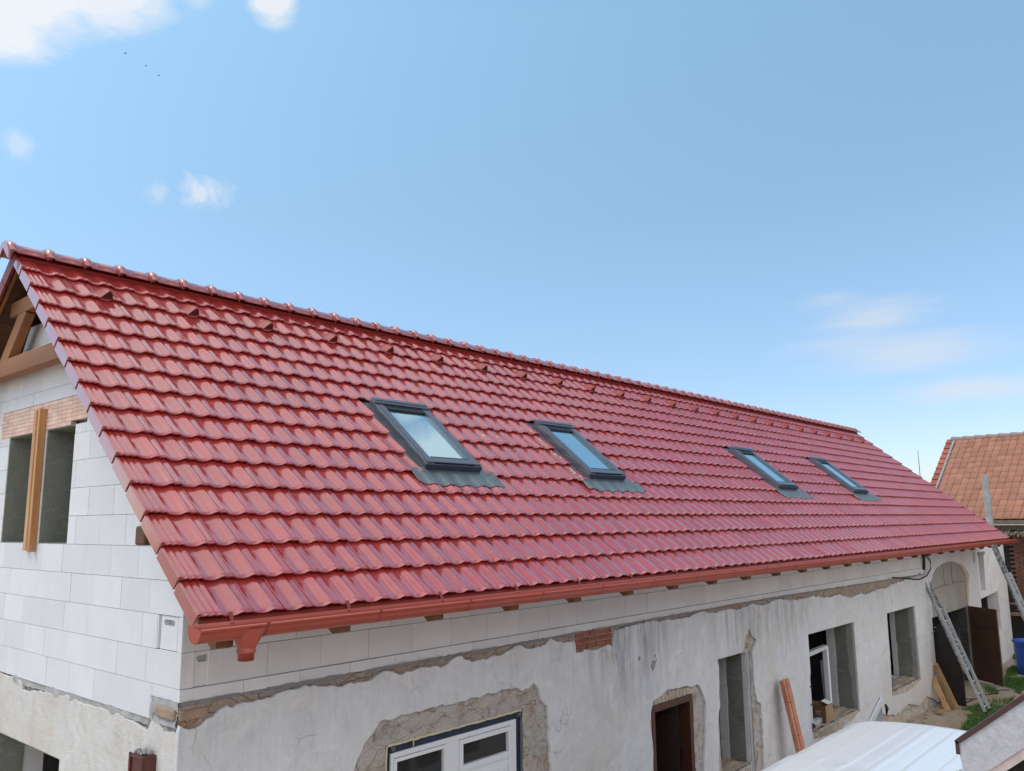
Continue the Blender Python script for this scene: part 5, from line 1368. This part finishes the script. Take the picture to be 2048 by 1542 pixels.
mb = MB(); mb.hexa([OW(A0, -.05, 4.42), OW(13, -.05, 4.42), OW(13, .1, 4.42), OW(A0, .1, 4.42), OW(A0, -.05, 4.56), OW(13, -.05, 4.56), OW(13, .1, 4.56), OW(A0, .1, 4.56)]); mb.hexa([OW(A0, .15, 4.26), OW(13, .15, 4.26), OW(13, .5, 4.26), OW(A0, .5, 4.26), OW(A0, .15, 4.40), OW(13, .15, 4.40), OW(13, .5, 4.40), OW(A0, .5, 4.40)])
mb.build('eaves_board', M('greyed_timber', (.20, .15, .11), .9, (.12, .09, .07), 8, 1), ob_)
mb = MB()
for i in range(420):
    a = random.uniform(-1.4, 3.5); mb.beam(OW(a, random.uniform(-.1, .4), 4.16 + random.uniform(-.02, .09)), OW(a + random.gauss(0, .06), random.uniform(-.25, .1), 4.08 + random.uniform(-.05, .1)), .012, .008)
mb.build('thatch_fringe', M('straw_fringe', (.40, .33, .23), .9, (.28, .23, .17), 6, 1), ob_)
mb = MB(); mb.beam(OW(-.6, .2, 1.62), OW(3.5, .2, 1.62), .12, .10); mb.beam(OW(-.6, .2, 1.95), OW(3.5, .2, 1.90), .05, .05); mb.build('rail_timber', mt_plank, ob_)

# concrete post, lightning rods, barrel
mb = MB(); x, y = 26.2, .12
mb.hexa([(x - .11, y - .11, .3), (x + .11, y - .11, .3), (x + .11, y + .11, .3), (x - .11, y + .11, .3), (x - .085, y - .085, 5.96), (x + .085, y - .085, 5.96), (x + .085, y + .085, 5.96), (x - .085, y + .085, 5.96)])
o = mb.build('concrete_post', mt_conc, bevel=.012); tag(o, 'tall grey concrete post in front of the orange tiled roof', 'post')
for (px, py, zt_, h_, lb_) in ((27.4, 3.6, 7.10, 1.2, 'thin lightning rod against the sky, the one nearer the red roof slope'), (27.5, 2.35, 6.95, .9, 'thin lightning rod against the sky, the one close beside the orange roof corner')):
    mb = MB(); mb.tube([(px, py, .42), (px, py, zt_ - h_)], .03, 8); mb.tube([(px, py, zt_ - h_), (px, py, zt_)], .011, 6); o = mb.build('lightning_rod', mt_metal); tag(o, lb_, 'lightning rod', 'lightning rods')
bar = thing('water_barrel', (24.0, -1.05, .36), 'large bright blue plastic barrel at the far end of the yard', 'barrel')
mt_blue = M('blue_plastic', (.015, .09, .45), .4, (.012, .07, .38), 5, .6)
mb = MB(); mb.lathe([(.001, .0), (.36, .0), (.40, .04), (.42, .35), (.425, .7), (.44, .92), (.47, .96), (.475, 1.0), (.45, 1.01), (.43, .97), (.40, .6), (.38, .1), (.001, .08)], (24.0, -1.05, .30), 40); mb.build('shell', mt_blue, bar, recalc=False)
mb = MB()
for (aa, z0, z1, w_) in ((205, .62, .80, .16), (207, .36, .48, .15), (206, .24, .30, .08)):
    r_ = .432; a0 = radians(aa); mb.grid([[(24.0 + r_ * cos(a0 + t * w_), -1.05 + r_ * sin(a0 + t * w_), .30 + z) for t in (-1, -.5, 0, .5, 1)] for z in (z0, z1)])
mb.build('sticker', M('pale_sticker', (.55, .57, .58), .6, (.3, .32, .34), 30, 1), bar, recalc=False)

# ------------------------------------------------------------------ birds
def bird(p, sc, label, roll):
    mb = MB(); rows = []
    prof_ = [(-.62, .004), (-.5, .03), (-.3, .075), (-.05, .09), (.15, .07), (.3, .03), (.5, .018), (.62, .028), (.72, .004)]
    for x, r in prof_: rows.append([(x, r * cos(t), r * sin(t)) for t in [i * 2 * pi / 8 for i in range(9)]])
    mb.grid(rows)
    for sg in (1, -1):
        up = [(.18, sg * .05, .03), (.20, sg * .4, .14), (.12, sg * .85, .10), (-.12, sg * 1.0, .05), (-.10, sg * .8, .08), (-.14, sg * .4, .11), (-.12, sg * .05, .03)]
        lo_ = [(q[0], q[1], q[2] - .015) for q in up]
        mb.poly(up); mb.poly(lo_[::-1])
        for i in range(7): mb.quad(up[i], up[(i + 1) % 7], lo_[(i + 1) % 7], lo_[i])
    o = mb.build('bird', mt_bird); o.location = p; o.scale = (sc, sc, sc)
    o.rotation_euler = roll
    tag(o, label, 'bird', 'three birds flying in a line'); return o
mt_bird = M('slate_feathers', (.10, .12, .15), .8)
# long axis runs down to the right in the picture
def birdrot():
    d = (R_ * .80 - U_ * .55 + F_ * .25).normalized(); up = (U_ * .8 + R_ * .5 - F_ * .75); s_ = up.cross(d).normalized(); u_ = d.cross(s_).normalized()
    return Matrix(((d.x, s_.x, u_.x), (d.y, s_.y, u_.y), (d.z, s_.z, u_.z))).to_euler()
for (p, s_, lb_) in (((20.2, 51.4, 38.5), .19, 'highest of the three birds, nearest the big cloud'), ((21.3, 50.4, 37.6), .155, 'middle bird of the three flying in a line'), ((22.0, 49.8, 36.9), .17, 'lowest bird of the three, farthest from the big cloud')):
    bird(p, s_, lb_, birdrot())

# rubble along the foot of the wall
mb = MB()
for i in range(150):
    x = random.uniform(12.5, 18.4); y = -.03 - abs(random.gauss(0, .16)); r_ = random.choice([.012, .018, .025, .04])
    if i < 60: x = random.uniform(17.0, 21.0); y = random.uniform(-1.0, -.1); r_ = random.choice([.010, .015, .02])
    vs = [Vector((random.uniform(-1, 1), random.uniform(-1, 1), random.uniform(-.3, .8))).normalized() * r_ * random.uniform(.7, 1.2) for _ in range(9)]
    bm = bmesh.new()
    for v in vs: bm.verts.new(v + Vector((x, y, .425 + r_ * .3)))
    bmesh.ops.convex_hull(bm, input=bm.verts)
    idx = {v: k for k, v in enumerate(bm.verts)}
    for f in bm.faces: mb.poly([tuple(v.co) for v in f.verts])
    bm.free()
o = mb.build('rubble', mt_sand); tag(o, 'crumbled plaster and small stones along the foot of the wall', 'rubble', None, 'stuff')
